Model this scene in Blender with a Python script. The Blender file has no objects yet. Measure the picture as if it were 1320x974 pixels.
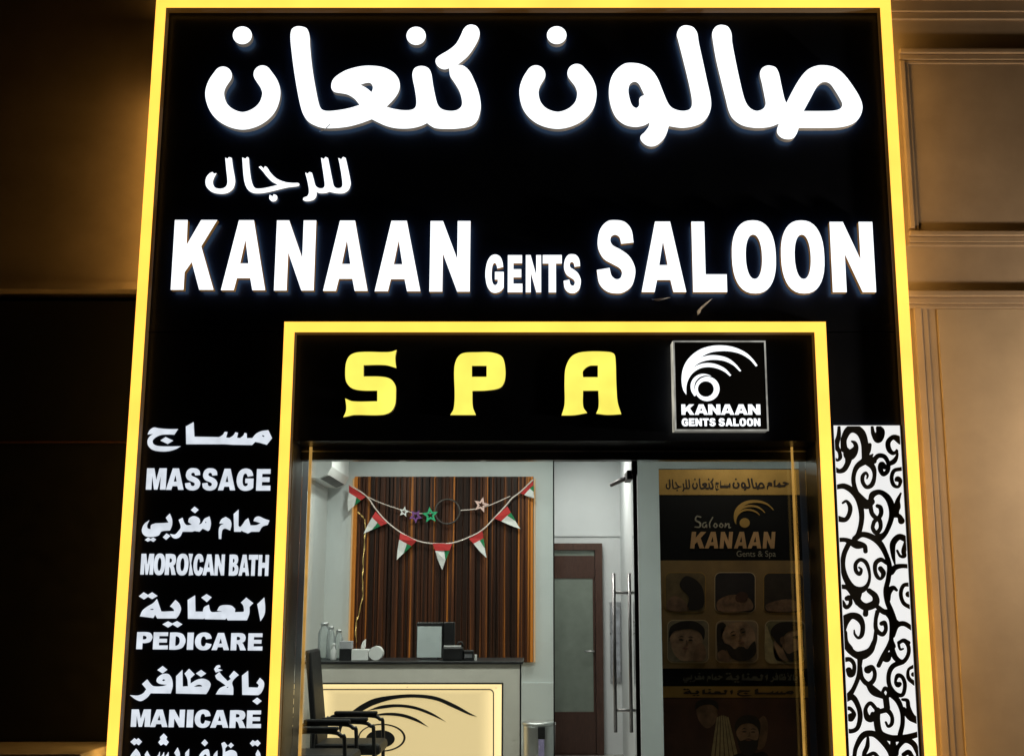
import bpy, bmesh, math, random
import numpy as np
from mathutils import Vector
from mathutils.geometry import tessellate_polygon

random.seed(7)
scene = bpy.context.scene
COL = scene.collection
R = math.radians

# ------------------------------------------------------------------ camera, world, exposure
F_PX, CX, CY, CAM_D, CAM_Z, PITCH = 1512.0, 694.0, 487.0, 7.15, 1.5, R(10.86)
cam_data = bpy.data.cameras.new("camera")
cam = bpy.data.objects.new("camera", cam_data)
COL.objects.link(cam)
cam.location = (0, -CAM_D, CAM_Z)
cam.rotation_euler = (R(90) + PITCH, 0, 0)
cam_data.sensor_fit = 'HORIZONTAL'
cam_data.sensor_width = 36
cam_data.lens = F_PX / 1320 * 36
cam_data.shift_x = -(CX - 660) / 1320
cam_data.clip_start = 0.05
cam_data.clip_end = 500
scene.camera = cam

world = bpy.data.worlds.new("World")
scene.world = world
world.use_nodes = True
wn = world.node_tree
bg = wn.nodes["Background"]
sky = wn.nodes.new("ShaderNodeTexSky")
sky.sky_type = 'NISHITA'
sky.sun_disc = False
sky.sun_elevation = R(-8)
sky.sun_rotation = R(200)
wn.links.new(sky.outputs[0], bg.inputs[0])
bg.inputs[1].default_value = 0.05            # deep night
vs = scene.view_settings
vs.view_transform = 'Standard'
vs.look = 'None'
vs.exposure = 0.0
vs.gamma = 1.0
vs.use_curve_mapping = False


# ------------------------------------------------------------------ helpers
def at(px, py, Y):
    """Point of the photograph carried out to the vertical plane y = Y."""
    xr, yr = (px - CX) / F_PX, -(py - CY) / F_PX
    dy = math.cos(PITCH) - yr * math.sin(PITCH)
    dz = math.sin(PITCH) + yr * math.cos(PITCH)
    t = (Y + CAM_D) / dy
    return Vector((xr * t, Y, CAM_Z + dz * t))


def X(px, py, Y): return at(px, py, Y).x
def Z(py, Y): return at(CX, py, Y).z


def wloc(o):
    v = Vector((0, 0, 0))
    while o is not None:
        v += o.location
        o = o.parent
    return v


def tag(o, label=None, cat=None, group=None, kind=None):
    if label: o['label'] = label
    if cat: o['category'] = cat
    if group: o['group'] = group
    if kind: o['kind'] = kind
    return o


def thing(name, label, cat, loc, group=None):
    o = bpy.data.objects.new(name, None)
    o.empty_display_size = 0.1
    o.location = loc
    COL.objects.link(o)
    return tag(o, label, cat, group)


def link_bm(name, bm, mats, parent=None, smooth=False, loc=None):
    me = bpy.data.meshes.new(name)
    off = wloc(parent) if parent else Vector((0, 0, 0))
    if loc is not None:
        off = off + Vector(loc) if parent is None else Vector(loc)
    bmesh.ops.translate(bm, verts=bm.verts, vec=-off)
    bmesh.ops.recalc_face_normals(bm, faces=bm.faces)
    bm.to_mesh(me)
    bm.free()
    if not isinstance(mats, (list, tuple)): mats = [mats]
    for m in mats: me.materials.append(m)
    if smooth:
        for p in me.polygons: p.use_smooth = True
    o = bpy.data.objects.new(name, me)
    COL.objects.link(o)
    if parent:
        o.parent = parent
        o.location = off - wloc(parent)
    else:
        o.location = off
    return o


def add_box(bm, x0, x1, y0, y1, z0, z1, bevel=0.0, mi=0):
    g = bmesh.ops.create_cube(bm, size=1.0)
    for v in g['verts']:
        v.co = Vector(((x0 + x1) / 2 + v.co.x * (x1 - x0), (y0 + y1) / 2 + v.co.y * (y1 - y0),
                       (z0 + z1) / 2 + v.co.z * (z1 - z0)))
    fs = set(f for v in g['verts'] for f in v.link_faces)
    for f in fs: f.material_index = mi
    if bevel > 0:
        es = list(set(e for v in g['verts'] for e in v.link_edges))
        bmesh.ops.bevel(bm, geom=es, offset=bevel, segments=2, affect='EDGES', profile=0.5)


def box(name, x0, x1, y0, y1, z0, z1, mat, parent=None, bevel=0.0, loc=None):
    bm = bmesh.new()
    add_box(bm, min(x0, x1), max(x0, x1), min(y0, y1), max(y0, y1), min(z0, z1), max(z0, z1), bevel)
    return link_bm(name, bm, mat, parent, loc=loc)


def add_tube(bm, pts, r, seg=10, cap=True, mi=0, closed=False):
    pts = [Vector(p) for p in pts]
    n = len(pts)
    rr = r if isinstance(r, (list, tuple)) else [r] * n
    rings = []
    ref = None
    for i, p in enumerate(pts):
        if closed:
            t = (pts[(i + 1) % n] - pts[(i - 1) % n]).normalized()
        else:
            a = pts[max(0, i - 1)]; b = pts[min(n - 1, i + 1)]
            t = (b - a).normalized()
        if ref is None:
            ref = Vector((0, 0, 1)) if abs(t.z) < 0.9 else Vector((1, 0, 0))
        u = t.cross(ref).normalized()
        w = u.cross(t).normalized()
        ref = w
        rings.append([bm.verts.new(p + (u * math.cos(2 * math.pi * k / seg) + w * math.sin(2 * math.pi * k / seg)) * rr[i])
                      for k in range(seg)])
    m = n if closed else n - 1
    for i in range(m):
        A, B = rings[i], rings[(i + 1) % n]
        for k in range(seg):
            f = bm.faces.new((A[k], A[(k + 1) % seg], B[(k + 1) % seg], B[k]))
            f.smooth = True
            f.material_index = mi
    if cap and not closed:
        bm.faces.new(rings[0][::-1]).material_index = mi
        bm.faces.new(rings[-1]).material_index = mi


def tube(name, pts, r, mat, parent=None, seg=10, closed=False, loc=None):
    bm = bmesh.new()
    add_tube(bm, pts, r, seg, closed=closed)
    return link_bm(name, bm, mat, parent, loc=loc)


def lathe(name, prof, c, mat, parent=None, seg=28, loc=None):
    bm = bmesh.new()
    rings = []
    for (r, z) in prof:
        rings.append([bm.verts.new((c[0] + r * math.cos(2 * math.pi * k / seg), c[1] + r * math.sin(2 * math.pi * k / seg), c[2] + z))
                      for k in range(seg)])
    for A, B in zip(rings, rings[1:]):
        for k in range(seg):
            bm.faces.new((A[k], A[(k + 1) % seg], B[(k + 1) % seg], B[k])).smooth = True
    bm.faces.new(rings[0][::-1])
    bm.faces.new(rings[-1])
    return link_bm(name, bm, mat, parent, loc=loc)


# ---- flat outlines -------------------------------------------------
def smooth_loop(pts, n=5):
    """Closed outline through pts; a third value of 1 marks a sharp corner."""
    N = len(pts)
    P = [np.array(p[:2], float) for p in pts]
    c = [len(p) > 2 and p[2] == 1 for p in pts]
    out = []
    for i in range(N):
        p1, p2 = P[i], P[(i + 1) % N]
        if c[i] and c[(i + 1) % N]:
            out.append(p1); continue
        p0 = P[i - 1] if not c[i] else p1 - (p2 - p1) * 0.0
        p3 = P[(i + 2) % N] if not c[(i + 1) % N] else p2
        d = np.linalg.norm(p2 - p1) + 1e-9
        m1 = (p2 - p0) / (np.linalg.norm(p2 - p1) + np.linalg.norm(p1 - p0) + 1e-9) * d
        m2 = (p3 - p1) / (np.linalg.norm(p2 - p1) + np.linalg.norm(p3 - p2) + 1e-9) * d
        for k in range(n):
            t = k / n
            h00 = 2 * t**3 - 3 * t**2 + 1; h10 = t**3 - 2 * t**2 + t
            h01 = -2 * t**3 + 3 * t**2; h11 = t**3 - t**2
            out.append(h00 * p1 + h10 * m1 + h01 * p2 + h11 * m2)
    return [tuple(p) for p in out]


def smooth_open(pts, n=6):
    P = [np.array(p, float) for p in pts]
    if len(P) == 1: return [tuple(P[0]), tuple(P[0] + 1e-3)]
    out = []
    for i in range(len(P) - 1):
        p1, p2 = P[i], P[i + 1]
        p0 = P[i - 1] if i > 0 else p1 + (p1 - p2)
        p3 = P[i + 2] if i + 2 < len(P) else p2 + (p2 - p1)
        for k in range(n):
            t = k / n
            out.append(0.5 * ((2 * p1) + (-p0 + p2) * t + (2 * p0 - 5 * p1 + 4 * p2 - p3) * t**2 + (-p0 + 3 * p1 - 3 * p2 + p3) * t**3))
    out.append(P[-1])
    return [tuple(p) for p in out]


def ellipse(cx, cy, rx, ry, n=40):
    return [(cx + rx * math.cos(2 * math.pi * k / n), cy + ry * math.sin(2 * math.pi * k / n)) for k in range(n)]


def rrect(x0, y0, x1, y1, r, n=6):
    out = []
    for (cx, cy, a0) in ((x1 - r, y1 - r, 0), (x0 + r, y1 - r, 90), (x0 + r, y0 + r, 180), (x1 - r, y0 + r, 270)):
        for k in range(n + 1):
            a = R(a0 + 90 * k / n)
            out.append((cx + r * math.cos(a), cy + r * math.sin(a)))
    return out


def area(l):
    return 0.5 * sum(l[i][0] * l[(i + 1) % len(l)][1] - l[(i + 1) % len(l)][0] * l[i][1] for i in range(len(l)))


def inside(p, l):
    x, y = p; r = False
    j = len(l) - 1
    for i in range(len(l)):
        if (l[i][1] > y) != (l[j][1] > y) and x < (l[j][0] - l[i][0]) * (y - l[i][1]) / (l[j][1] - l[i][1]) + l[i][0]:
            r = not r
        j = i
    return r


def brush(strokes, clip=None, step=0.5):
    """Union of round-brush strokes [(x, y, r), ...] -> list of [outline, hole, ...]."""
    segs = []
    for s in strokes:
        q = smooth_open(s)
        segs += list(zip(q, q[1:]))
    xs = [p[0] for a in segs for p in a]; ys = [p[1] for a in segs for p in a]; rm = max(p[2] for a in segs for p in a)
    x0, x1, y0, y1 = min(xs) - rm - 3, max(xs) + rm + 3, min(ys) - rm - 3, max(ys) + rm + 3
    if clip:
        x0, x1 = max(x0, min(p[0] for p in clip) - 2), min(x1, max(p[0] for p in clip) + 2)
        y0, y1 = max(y0, min(p[1] for p in clip) - 2), min(y1, max(p[1] for p in clip) + 2)
    nx, ny = int((x1 - x0) / step) + 2, int((y1 - y0) / step) + 2
    gx, gy = x0 + np.arange(nx) * step, y0 + np.arange(ny) * step
    D = np.full((ny, nx), 1e3)
    for a, b in segs:
        m = max(a[2], b[2]) + 3 * step
        i0, i1 = int((min(a[0], b[0]) - m - x0) / step), int((max(a[0], b[0]) + m - x0) / step) + 2
        j0, j1 = int((min(a[1], b[1]) - m - y0) / step), int((max(a[1], b[1]) + m - y0) / step) + 2
        i0, j0, i1, j1 = max(i0, 0), max(j0, 0), min(i1, nx), min(j1, ny)
        if i1 <= i0 or j1 <= j0: continue
        gX, gY = np.meshgrid(gx[i0:i1], gy[j0:j1])
        dx, dy = b[0] - a[0], b[1] - a[1]
        t = np.clip(((gX - a[0]) * dx + (gY - a[1]) * dy) / (dx * dx + dy * dy + 1e-12), 0, 1)
        d = np.hypot(gX - a[0] - t * dx, gY - a[1] - t * dy) - (a[2] + t * (b[2] - a[2]))
        D[j0:j1, i0:i1] = np.minimum(D[j0:j1, i0:i1], d)
    if clip:
        gX, gY = np.meshgrid(gx, gy)
        n = len(clip); s = 1 if area(clip) > 0 else -1
        for i in range(n):
            ax, ay = clip[i]; bx, by = clip[(i + 1) % n]
            L = math.hypot(bx - ax, by - ay)
            D = np.maximum(D, s * ((gX - ax) * (by - ay) - (gY - ay) * (bx - ax)) / L)
    D = np.clip(D, -5, 5) + 1e-7
    D[0, :] = D[-1, :] = D[:, 0] = D[:, -1] = 5
    S = D < 0
    code = S[:-1, :-1] * 1 + S[:-1, 1:] * 2 + S[1:, 1:] * 4 + S[1:, :-1] * 8
    table = {1: [(3, 0)], 2: [(0, 1)], 3: [(3, 1)], 4: [(1, 2)], 5: [(3, 0), (1, 2)], 6: [(0, 2)], 7: [(3, 2)], 8: [(2, 3)],
             9: [(2, 0)], 10: [(0, 1), (2, 3)], 11: [(2, 1)], 12: [(1, 3)], 13: [(1, 0)], 14: [(0, 3)]}
    nxt = {}
    def key(j, i, e):
        return (('h', j, i), ('v', j, i + 1), ('h', j + 1, i), ('v', j, i))[e]
    for j, i in zip(*np.nonzero((code > 0) & (code < 15))):
        for a, b in table[int(code[j, i])]:
            nxt[key(j, i, a)] = key(j, i, b)
    def pos(k):
        o, j, i = k
        if o == 'h':
            t = D[j, i] / (D[j, i] - D[j, i + 1]); return (gx[i] + t * step, gy[j])
        t = D[j, i] / (D[j, i] - D[j + 1, i]); return (gx[i], gy[j] + t * step)
    loops = []
    while nxt:
        k0 = next(iter(nxt)); k = k0; l = []
        while k in nxt:
            l.append(pos(k)); k = nxt.pop(k)
        l = simplify(l, 0.05)
        if len(l) > 3 and abs(area(l)) > 0.4: loops.append(l)
    if not loops: return []
    big = max(loops, key=lambda l: abs(area(l)))
    sg = 1 if area(big) > 0 else -1
    outers = [[l] for l in loops if area(l) * sg > 0]
    for h in loops:
        if area(h) * sg < 0:
            c = [o for o in outers if inside(h[0], o[0])]
            if c: min(c, key=lambda o: abs(area(o[0]))).append(h)
    return outers


def simplify(l, eps):
    out = []
    n = len(l)
    if n < 8: return l
    a = np.array(l)
    keep = np.zeros(n, bool)
    def dp(i, j):
        st = [(i, j)]
        while st:
            i, j = st.pop()
            keep[i % n] = keep[j % n] = True
            if j - i < 2: continue
            idx = np.arange(i + 1, j)
            p, q = a[i % n], a[j % n]
            d = q - p; L = math.hypot(*d)
            v = a[idx % n] - p
            dist = np.abs(v[:, 0] * d[1] - v[:, 1] * d[0]) / L if L > 1e-9 else np.hypot(v[:, 0], v[:, 1])
            k = int(dist.argmax())
            if dist[k] > eps:
                st += [(i, idx[k]), (idx[k], j)]
    dp(0, n // 2); dp(n // 2, n)
    return [l[i] for i in range(n) if keep[i]]


def add_plate(bm, loops, y0, y1, mf=0, ms=1, front=True, sides=True, back=None):
    """loops are world (x, z) outlines (first outer, rest holes): a plate from y0 (front) to y1 (back)."""
    flat = [Vector((p[0], p[1], 0)) for l in loops for p in l]
    tri = tessellate_polygon([[Vector((p[0], p[1], 0)) for p in l] for l in loops])
    if front:
        fv = [bm.verts.new((p.x, y0, p.y)) for p in flat]
        for t in tri:
            if len(set(t)) < 3: continue
            try:
                bm.faces.new([fv[i] for i in t]).material_index = mf
            except ValueError: pass
    if back is not None:
        bv = [bm.verts.new((p.x, y1, p.y)) for p in flat]
        for t in tri:
            if len(set(t)) < 3: continue
            try:
                bm.faces.new([bv[i] for i in t]).material_index = back
            except ValueError: pass
    if sides:
        a = [bm.verts.new((p.x, y0, p.y)) for p in flat]
        b = [bm.verts.new((p.x, y1, p.y)) for p in flat]
        k = 0
        for l in loops:
            n = len(l)
            for i in range(n):
                i0, i1 = k + i, k + (i + 1) % n
                bm.faces.new((a[i0], a[i1], b[i1], b[i0])).material_index = ms
            k += n


def plate(name, loops, y0, y1, mats, parent, faces_child=None, loc=None):
    """One solid plate. With faces_child, its luminous face becomes a sub-part of its own."""
    bm = bmesh.new()
    if faces_child:
        add_plate(bm, loops, y0, y1, 0, 0, front=False, back=1 if len(mats) > 2 else None)
        o = link_bm_keep(name, bm, mats[1:], parent, loc)
        b2 = bmesh.new()
        add_plate(b2, loops, y0, y1, 0, 0, sides=False)
        link_bm_keep(faces_child, b2, mats[0], o)
        return o
    if not isinstance(mats, (list, tuple)): mats = [mats, mats]
    add_plate(bm, loops, y0, y1)
    return link_bm_keep(name, bm, mats, parent, loc)


def link_bm_keep(name, bm, mats, parent=None, loc=None):
    return link_bm(name, bm, mats, parent, loc=loc)


def pxloops(loops, Y):
    out = []
    for l in loops:
        out.append([(at(p[0], p[1], Y).x, at(p[0], p[1], Y).z) for p in l])
    return out


def blk(x0, y0, s, loops):
    """Outlines noted in an enlarged crop -> photograph coordinates, smoothed."""
    return [[(x0 + p[0] / s, y0 + p[1] / s) for p in smooth_loop(l)] for l in loops]


# ------------------------------------------------------------------ materials
def pbr(name, col, rough=0.5, metal=0.0, var=0.0, scale=8.0, bump=0.0, spec=0.5, stretch=None, coat=0.0):
    m = bpy.data.materials.new(name)
    m.use_nodes = True
    nt = m.node_tree
    b = nt.nodes["Principled BSDF"]
    b.inputs["Base Color"].default_value = (*col, 1)
    b.inputs["Roughness"].default_value = rough
    b.inputs["Metallic"].default_value = metal
    b.inputs["Specular IOR Level"].default_value = spec
    b.inputs["Coat Weight"].default_value = coat
    if var > 0 or bump > 0:
        tc = nt.nodes.new("ShaderNodeTexCoord")
        mp = nt.nodes.new("ShaderNodeMapping")
        nt.links.new(tc.outputs["Object"], mp.inputs[0])
        if stretch: mp.inputs["Scale"].default_value = stretch
        nz = nt.nodes.new("ShaderNodeTexNoise")
        nz.inputs["Scale"].default_value = scale
        nz.inputs["Detail"].default_value = 6
        nz.inputs["Roughness"].default_value = 0.6
        nt.links.new(mp.outputs[0], nz.inputs["Vector"])
        if var > 0:
            r = nt.nodes.new("ShaderNodeValToRGB")
            r.color_ramp.elements[0].position = 0.3
            r.color_ramp.elements[1].position = 0.7
            r.color_ramp.elements[0].color = (*[c * (1 - var) for c in col], 1)
            r.color_ramp.elements[1].color = (*[min(1, c * (1 + var)) for c in col], 1)
            nt.links.new(nz.outputs[0], r.inputs[0])
            nt.links.new(r.outputs[0], b.inputs["Base Color"])
            mr = nt.nodes.new("ShaderNodeMapRange")
            mr.inputs[3].default_value = max(0.02, rough - 0.12)
            mr.inputs[4].default_value = min(1, rough + 0.12)
            nt.links.new(nz.outputs[0], mr.inputs[0])
            nt.links.new(mr.outputs[0], b.inputs["Roughness"])
        if bump > 0:
            bp = nt.nodes.new("ShaderNodeBump")
            bp.inputs["Strength"].default_value = bump
            bp.inputs["Distance"].default_value = 0.01
            nt.links.new(nz.outputs[0], bp.inputs["Height"])
            nt.links.new(bp.outputs[0], b.inputs["Normal"])
    return m


def glow(name, col, strength, var=0.0, scale=3.0, gloss=0.0):
    """A lamp's diffuser: light given off, a little uneven along its length."""
    m = bpy.data.materials.new(name)
    m.use_nodes = True
    nt = m.node_tree
    b = nt.nodes["Principled BSDF"]
    b.inputs["Base Color"].default_value = (0.25, 0.25, 0.25, 1)
    b.inputs["Roughness"].default_value = 0.4
    b.inputs["Emission Color"].default_value = (*col, 1)
    b.inputs["Emission Strength"].default_value = strength
    if var > 0:
        tc = nt.nodes.new("ShaderNodeTexCoord")
        nz = nt.nodes.new("ShaderNodeTexNoise")
        nz.inputs["Scale"].default_value = scale
        nz.inputs["Detail"].default_value = 3
        nt.links.new(tc.outputs["Object"], nz.inputs["Vector"])
        mr = nt.nodes.new("ShaderNodeMapRange")
        mr.inputs[1].default_value = 0.3; mr.inputs[2].default_value = 0.7
        mr.inputs[3].default_value = strength * (1 - var); mr.inputs[4].default_value = strength * (1 + var)
        nt.links.new(nz.outputs[0], mr.inputs[0])
        nt.links.new(mr.outputs[0], b.inputs["Emission Strength"])
    return m


def dusty(m, amount=0.035, scale=90):
    """a thin film of pale dust and wipe marks lying on a dark glossy sheet"""
    nt = m.node_tree; b = nt.nodes['Principled BSDF']
    src = b.inputs['Base Color'].links[0].from_socket
    tc = nt.nodes.new('ShaderNodeTexCoord')
    n1 = nt.nodes.new('ShaderNodeTexNoise'); n1.inputs['Scale'].default_value = scale; n1.inputs['Detail'].default_value = 2
    n2 = nt.nodes.new('ShaderNodeTexNoise'); n2.inputs['Scale'].default_value = 1.3; n2.inputs['Detail'].default_value = 5
    r1 = nt.nodes.new('ShaderNodeMapRange'); r1.inputs[1].default_value = 0.62; r1.inputs[2].default_value = 0.8
    r2 = nt.nodes.new('ShaderNodeMapRange'); r2.inputs[1].default_value = 0.4; r2.inputs[2].default_value = 0.7
    mu = nt.nodes.new('ShaderNodeMath'); mu.operation = 'MULTIPLY'
    mx = nt.nodes.new('ShaderNodeMix'); mx.data_type = 'RGBA'; mx.inputs[7].default_value = (amount, amount, amount * 1.1, 1)
    nt.links.new(tc.outputs['Object'], n1.inputs['Vector']); nt.links.new(tc.outputs['Object'], n2.inputs['Vector'])
    nt.links.new(n1.outputs[0], r1.inputs[0]); nt.links.new(n2.outputs[0], r2.inputs[0])
    nt.links.new(r1.outputs[0], mu.inputs[0]); nt.links.new(r2.outputs[0], mu.inputs[1])
    nt.links.new(mu.outputs[0], mx.inputs[0]); nt.links.new(src, mx.inputs[6]); nt.links.new(mx.outputs[2], b.inputs['Base Color'])


def glass(name, tint=(0.9, 0.95, 0.93), refl=1.0):
    m = bpy.data.materials.new(name)
    m.use_nodes = True
    nt = m.node_tree
    nt.nodes.remove(nt.nodes["Principled BSDF"])
    tr = nt.nodes.new("ShaderNodeBsdfTransparent"); tr.inputs[0].default_value = (*tint, 1)
    gl = nt.nodes.new("ShaderNodeBsdfGlossy"); gl.inputs["Roughness"].default_value = 0.01
    gl.inputs["Color"].default_value = (refl, refl, refl, 1)
    fr = nt.nodes.new("ShaderNodeFresnel"); fr.inputs[0].default_value = 1.5
    mx = nt.nodes.new("ShaderNodeMixShader")
    nt.links.new(fr.outputs[0], mx.inputs[0]); nt.links.new(tr.outputs[0], mx.inputs[1]); nt.links.new(gl.outputs[0], mx.inputs[2])
    nt.links.new(mx.outputs[0], nt.nodes["Material Output"].inputs[0])
    return m


M = {}
M['board'] = pbr('black_acrylic_cladding', (0.010, 0.013, 0.022), 0.32, var=0.25, scale=2.0, spec=0.4)
dusty(M['board'])
M['led'] = glow('amber_led_diffuser', (1.0, 0.475, 0.062), 1.9, var=0.09, scale=2.5)
M['led_rim'] = glow('amber_led_rim', (1.0, 0.42, 0.022), 1.7, var=0.06)
M['led_in'] = glow('amber_led_edge', (1.0, 0.40, 0.04), 0.045)
M['gold_reflection'] = glow('thin_gold_reflection', (1.0, 0.55, 0.12), 0.40, var=0.5, scale=6)  # reflection of the LED frame in the glass, drawn as glowing lines
M['added_side_glow'] = glow('added_amber_side_glow', (1.0, 0.53, 0.12), 5.6, var=0.1)  # unseen emissive band added behind the frame to throw glow on the walls
M['white_lit'] = glow('white_lit_acrylic', (0.93, 0.97, 1.0), 1.5, var=0.04)
M['text_lit'] = glow('pale_lit_lettering', (0.74, 0.80, 0.88), 0.95, var=0.12, scale=14)
M['yellow_lit'] = glow('yellow_lit_acrylic', (1.0, 0.88, 0.13), 1.08, var=0.10, scale=6)
M['return'] = glow('letter_return', (1.0, 0.93, 0.85), 0.085, var=0.3, scale=10)
M['return'].node_tree.nodes['Principled BSDF'].inputs['Base Color'].default_value = (0.6, 0.55, 0.48, 1)
M['halo'] = glow('added_letter_back_glow', (0.32, 0.58, 1.0), 1.5)  # glow added on the letter backs for the blue haze around them
M['return_amber_lit'] = glow('amber_lit_letter_return', (1.0, 0.50, 0.12), 0.10, var=0.4, scale=8)  # amber spill from the entrance LED frame painted in as colour and glow
M['return_amber_lit'].node_tree.nodes['Principled BSDF'].inputs['Base Color'].default_value = (0.6, 0.42, 0.2, 1)
M['panel_lit'] = glow('white_lit_panel', (0.93, 0.93, 0.92), 0.92, var=0.05, scale=2)
M['scroll'] = pbr('black_scrollwork', (0.008, 0.008, 0.008), 0.5)
M['plaster'] = pbr('beige_plaster', (0.34, 0.265, 0.20), 0.6, var=0.16, scale=2.2, bump=0.2)
M['satin'] = pbr('beige_satin_panel', (0.42, 0.335, 0.25), 0.45, var=0.14, scale=1.6, bump=0.10)
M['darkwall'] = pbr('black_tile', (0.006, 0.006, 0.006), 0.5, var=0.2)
M['paving'] = pbr('paving', (0.14, 0.13, 0.12), 0.8, var=0.25, scale=6, bump=0.3)
M['stone'] = pbr('grey_stone', (0.30, 0.27, 0.24), 0.6, var=0.15, scale=14)
M['room'] = pbr('room_paint', (0.62, 0.66, 0.66), 0.55, var=0.04, scale=2, bump=0.05)
M['tile'] = pbr('floor_tile', (0.4, 0.4, 0.38), 0.25, var=0.1)
M['ceil'] = pbr('ceiling_paint', (0.7, 0.7, 0.7), 0.8)
M['glass'] = glass('shop_glass')
M['darkmetal'] = pbr('dark_anodised_metal', (0.03, 0.03, 0.032), 0.35, 0.6, var=0.2)
M['alu'] = pbr('brushed_aluminium', (0.55, 0.57, 0.6), 0.3, 1.0, var=0.1, scale=20)
M['steel'] = pbr('stainless_steel', (0.6, 0.6, 0.6), 0.38, 1.0, var=0.05, scale=6)
M['brass'] = pbr('brass_bead', (1.0, 0.82, 0.45), 0.4, 0.3, var=0.1)
M['black'] = pbr('black_plastic', (0.012, 0.012, 0.013), 0.4, var=0.15)
M['leather'] = pbr('black_leatherette', (0.008, 0.008, 0.009), 0.55, var=0.2, scale=30, bump=0.1, spec=0.3)
M['white'] = pbr('white_plastic', (0.75, 0.75, 0.74), 0.4, var=0.04)
M['film'] = pbr('thin_white_film', (0.85, 0.85, 0.85), 0.4)
_n = M['film'].node_tree; _o = _n.nodes['Material Output']; _m = _n.nodes.new('ShaderNodeMixShader'); _m.inputs[0].default_value = 0.6
_t = _n.nodes.new('ShaderNodeBsdfTranslucent'); _t.inputs[0].default_value = (0.95, 0.95, 0.95, 1)
_n.links.new(_n.nodes['Principled BSDF'].outputs[0], _m.inputs[1]); _n.links.new(_t.outputs[0], _m.inputs[2]); _n.links.new(_m.outputs[0], _o.inputs[0])
M['paper'] = pbr('white_paper', (0.8, 0.8, 0.78), 0.8, var=0.05)
M['deskbody'] = pbr('pale_desk_laminate', (0.72, 0.68, 0.60), 0.4, var=0.04)
M['redwood'] = pbr('reddish_wood', (0.062, 0.028, 0.018), 0.4, var=0.3, scale=10, stretch=(8, 8, 1))
M['frost'] = pbr('frosted_glass', (0.20, 0.24, 0.20), 0.5, var=0.1)
M['red'] = pbr('red_cloth', (0.5, 0.03, 0.03), 0.8, var=0.1)
M['green'] = pbr('green_cloth', (0.01, 0.2, 0.07), 0.8, var=0.1)
M['flagwhite'] = pbr('white_cloth', (0.75, 0.75, 0.73), 0.8, var=0.05)
M['purple'] = pbr('purple_foil', (0.16, 0.05, 0.22), 0.35, 0.3)
M['pink'] = pbr('pale_pink_foil', (0.75, 0.5, 0.45), 0.35, 0.3)
M['emerald'] = pbr('green_foil', (0.02, 0.35, 0.15), 0.35, 0.3)
M['gold'] = pbr('gold_tinsel', (0.85, 0.55, 0.2), 0.3, 0.8, var=0.3, scale=80)
M['cord'] = pbr('pale_cord', (0.7, 0.6, 0.55), 0.7)
M['jar'] = glass('clear_jar', (0.9, 0.94, 0.94))
_n = M['jar'].node_tree; _o = _n.nodes['Material Output']; _m = _n.nodes.new('ShaderNodeMixShader'); _m.inputs[0].default_value = 0.3
_d = _n.nodes.new('ShaderNodeBsdfPrincipled'); _d.inputs['Base Color'].default_value = (0.75, 0.78, 0.78, 1); _d.inputs['Roughness'].default_value = 0.15
_n.links.new(_o.inputs[0].links[0].from_socket, _m.inputs[1]); _n.links.new(_d.outputs[0], _m.inputs[2]); _n.links.new(_m.outputs[0], _o.inputs[0])
M['screen_back'] = pbr('pale_display_panel', (0.6, 0.66, 0.66), 0.3, var=0.08, scale=4)

# slatted timber: dark boards with orange grain
mw = bpy.data.materials.new('striped_timber'); mw.use_nodes = True
nt = mw.node_tree; b = nt.nodes["Principled BSDF"]
tc = nt.nodes.new("ShaderNodeTexCoord"); mp = nt.nodes.new("ShaderNodeMapping")
mp.inputs["Scale"].default_value = (32, 1, 0.25)
nz = nt.nodes.new("ShaderNodeTexNoise"); nz.inputs["Scale"].default_value = 1.0; nz.inputs["Detail"].default_value = 6; nz.inputs["Roughness"].default_value = 0.58
cr = nt.nodes.new("ShaderNodeValToRGB")
cr.color_ramp.elements[0].position = 0.40; cr.color_ramp.elements[0].color = (0.016, 0.006, 0.003, 1)
cr.color_ramp.elements[1].position = 0.70; cr.color_ramp.elements[1].color = (0.68, 0.23, 0.035, 1)
e = cr.color_ramp.elements.new(0.56); e.color = (0.085, 0.026, 0.010, 1)
nt.links.new(tc.outputs["Object"], mp.inputs[0]); nt.links.new(mp.outputs[0], nz.inputs["Vector"])
sx = nt.nodes.new("ShaderNodeSeparateXYZ"); nt.links.new(tc.outputs["Generated"], sx.inputs[0])
ma = nt.nodes.new("ShaderNodeMath"); ma.operation = 'SUBTRACT'; ma.inputs[1].default_value = 0.5
mb = nt.nodes.new("ShaderNodeMath"); mb.operation = 'ABSOLUTE'
mc = nt.nodes.new("ShaderNodeMapRange"); mc.inputs[1].default_value = 0.40; mc.inputs[2].default_value = 0.5; mc.inputs[3].default_value = -0.035; mc.inputs[4].default_value = 0.17
md = nt.nodes.new("ShaderNodeMath"); md.operation = 'ADD'   # edge glow painted into the outer boards as paler wood
nt.links.new(sx.outputs[0], ma.inputs[0]); nt.links.new(ma.outputs[0], mb.inputs[0]); nt.links.new(mb.outputs[0], mc.inputs[0])
nt.links.new(mc.outputs[0], md.inputs[0]); nt.links.new(nz.outputs[0], md.inputs[1])
nt.links.new(md.outputs[0], cr.inputs[0]); nt.links.new(cr.outputs[0], b.inputs["Base Color"])
b.inputs["Roughness"].default_value = 0.5
b.inputs["Specular IOR Level"].default_value = 0.2
M['timber'] = mw

# ------------------------------------------------------------------ levels taken from the photograph
YF = 0.0            # face of the black cladding
YT = -0.075         # front of the big letters
YL = -0.06          # face of letters and LED frames
YG = 0.35           # shop glass
YB = 4.0            # wall behind the desk
YC = 5.2            # end of the passage

gx = 60
tag(box('ground', -40, 40, -40, 0.2, -0.3, 0.0, M['paving']), kind='structure')

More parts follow.
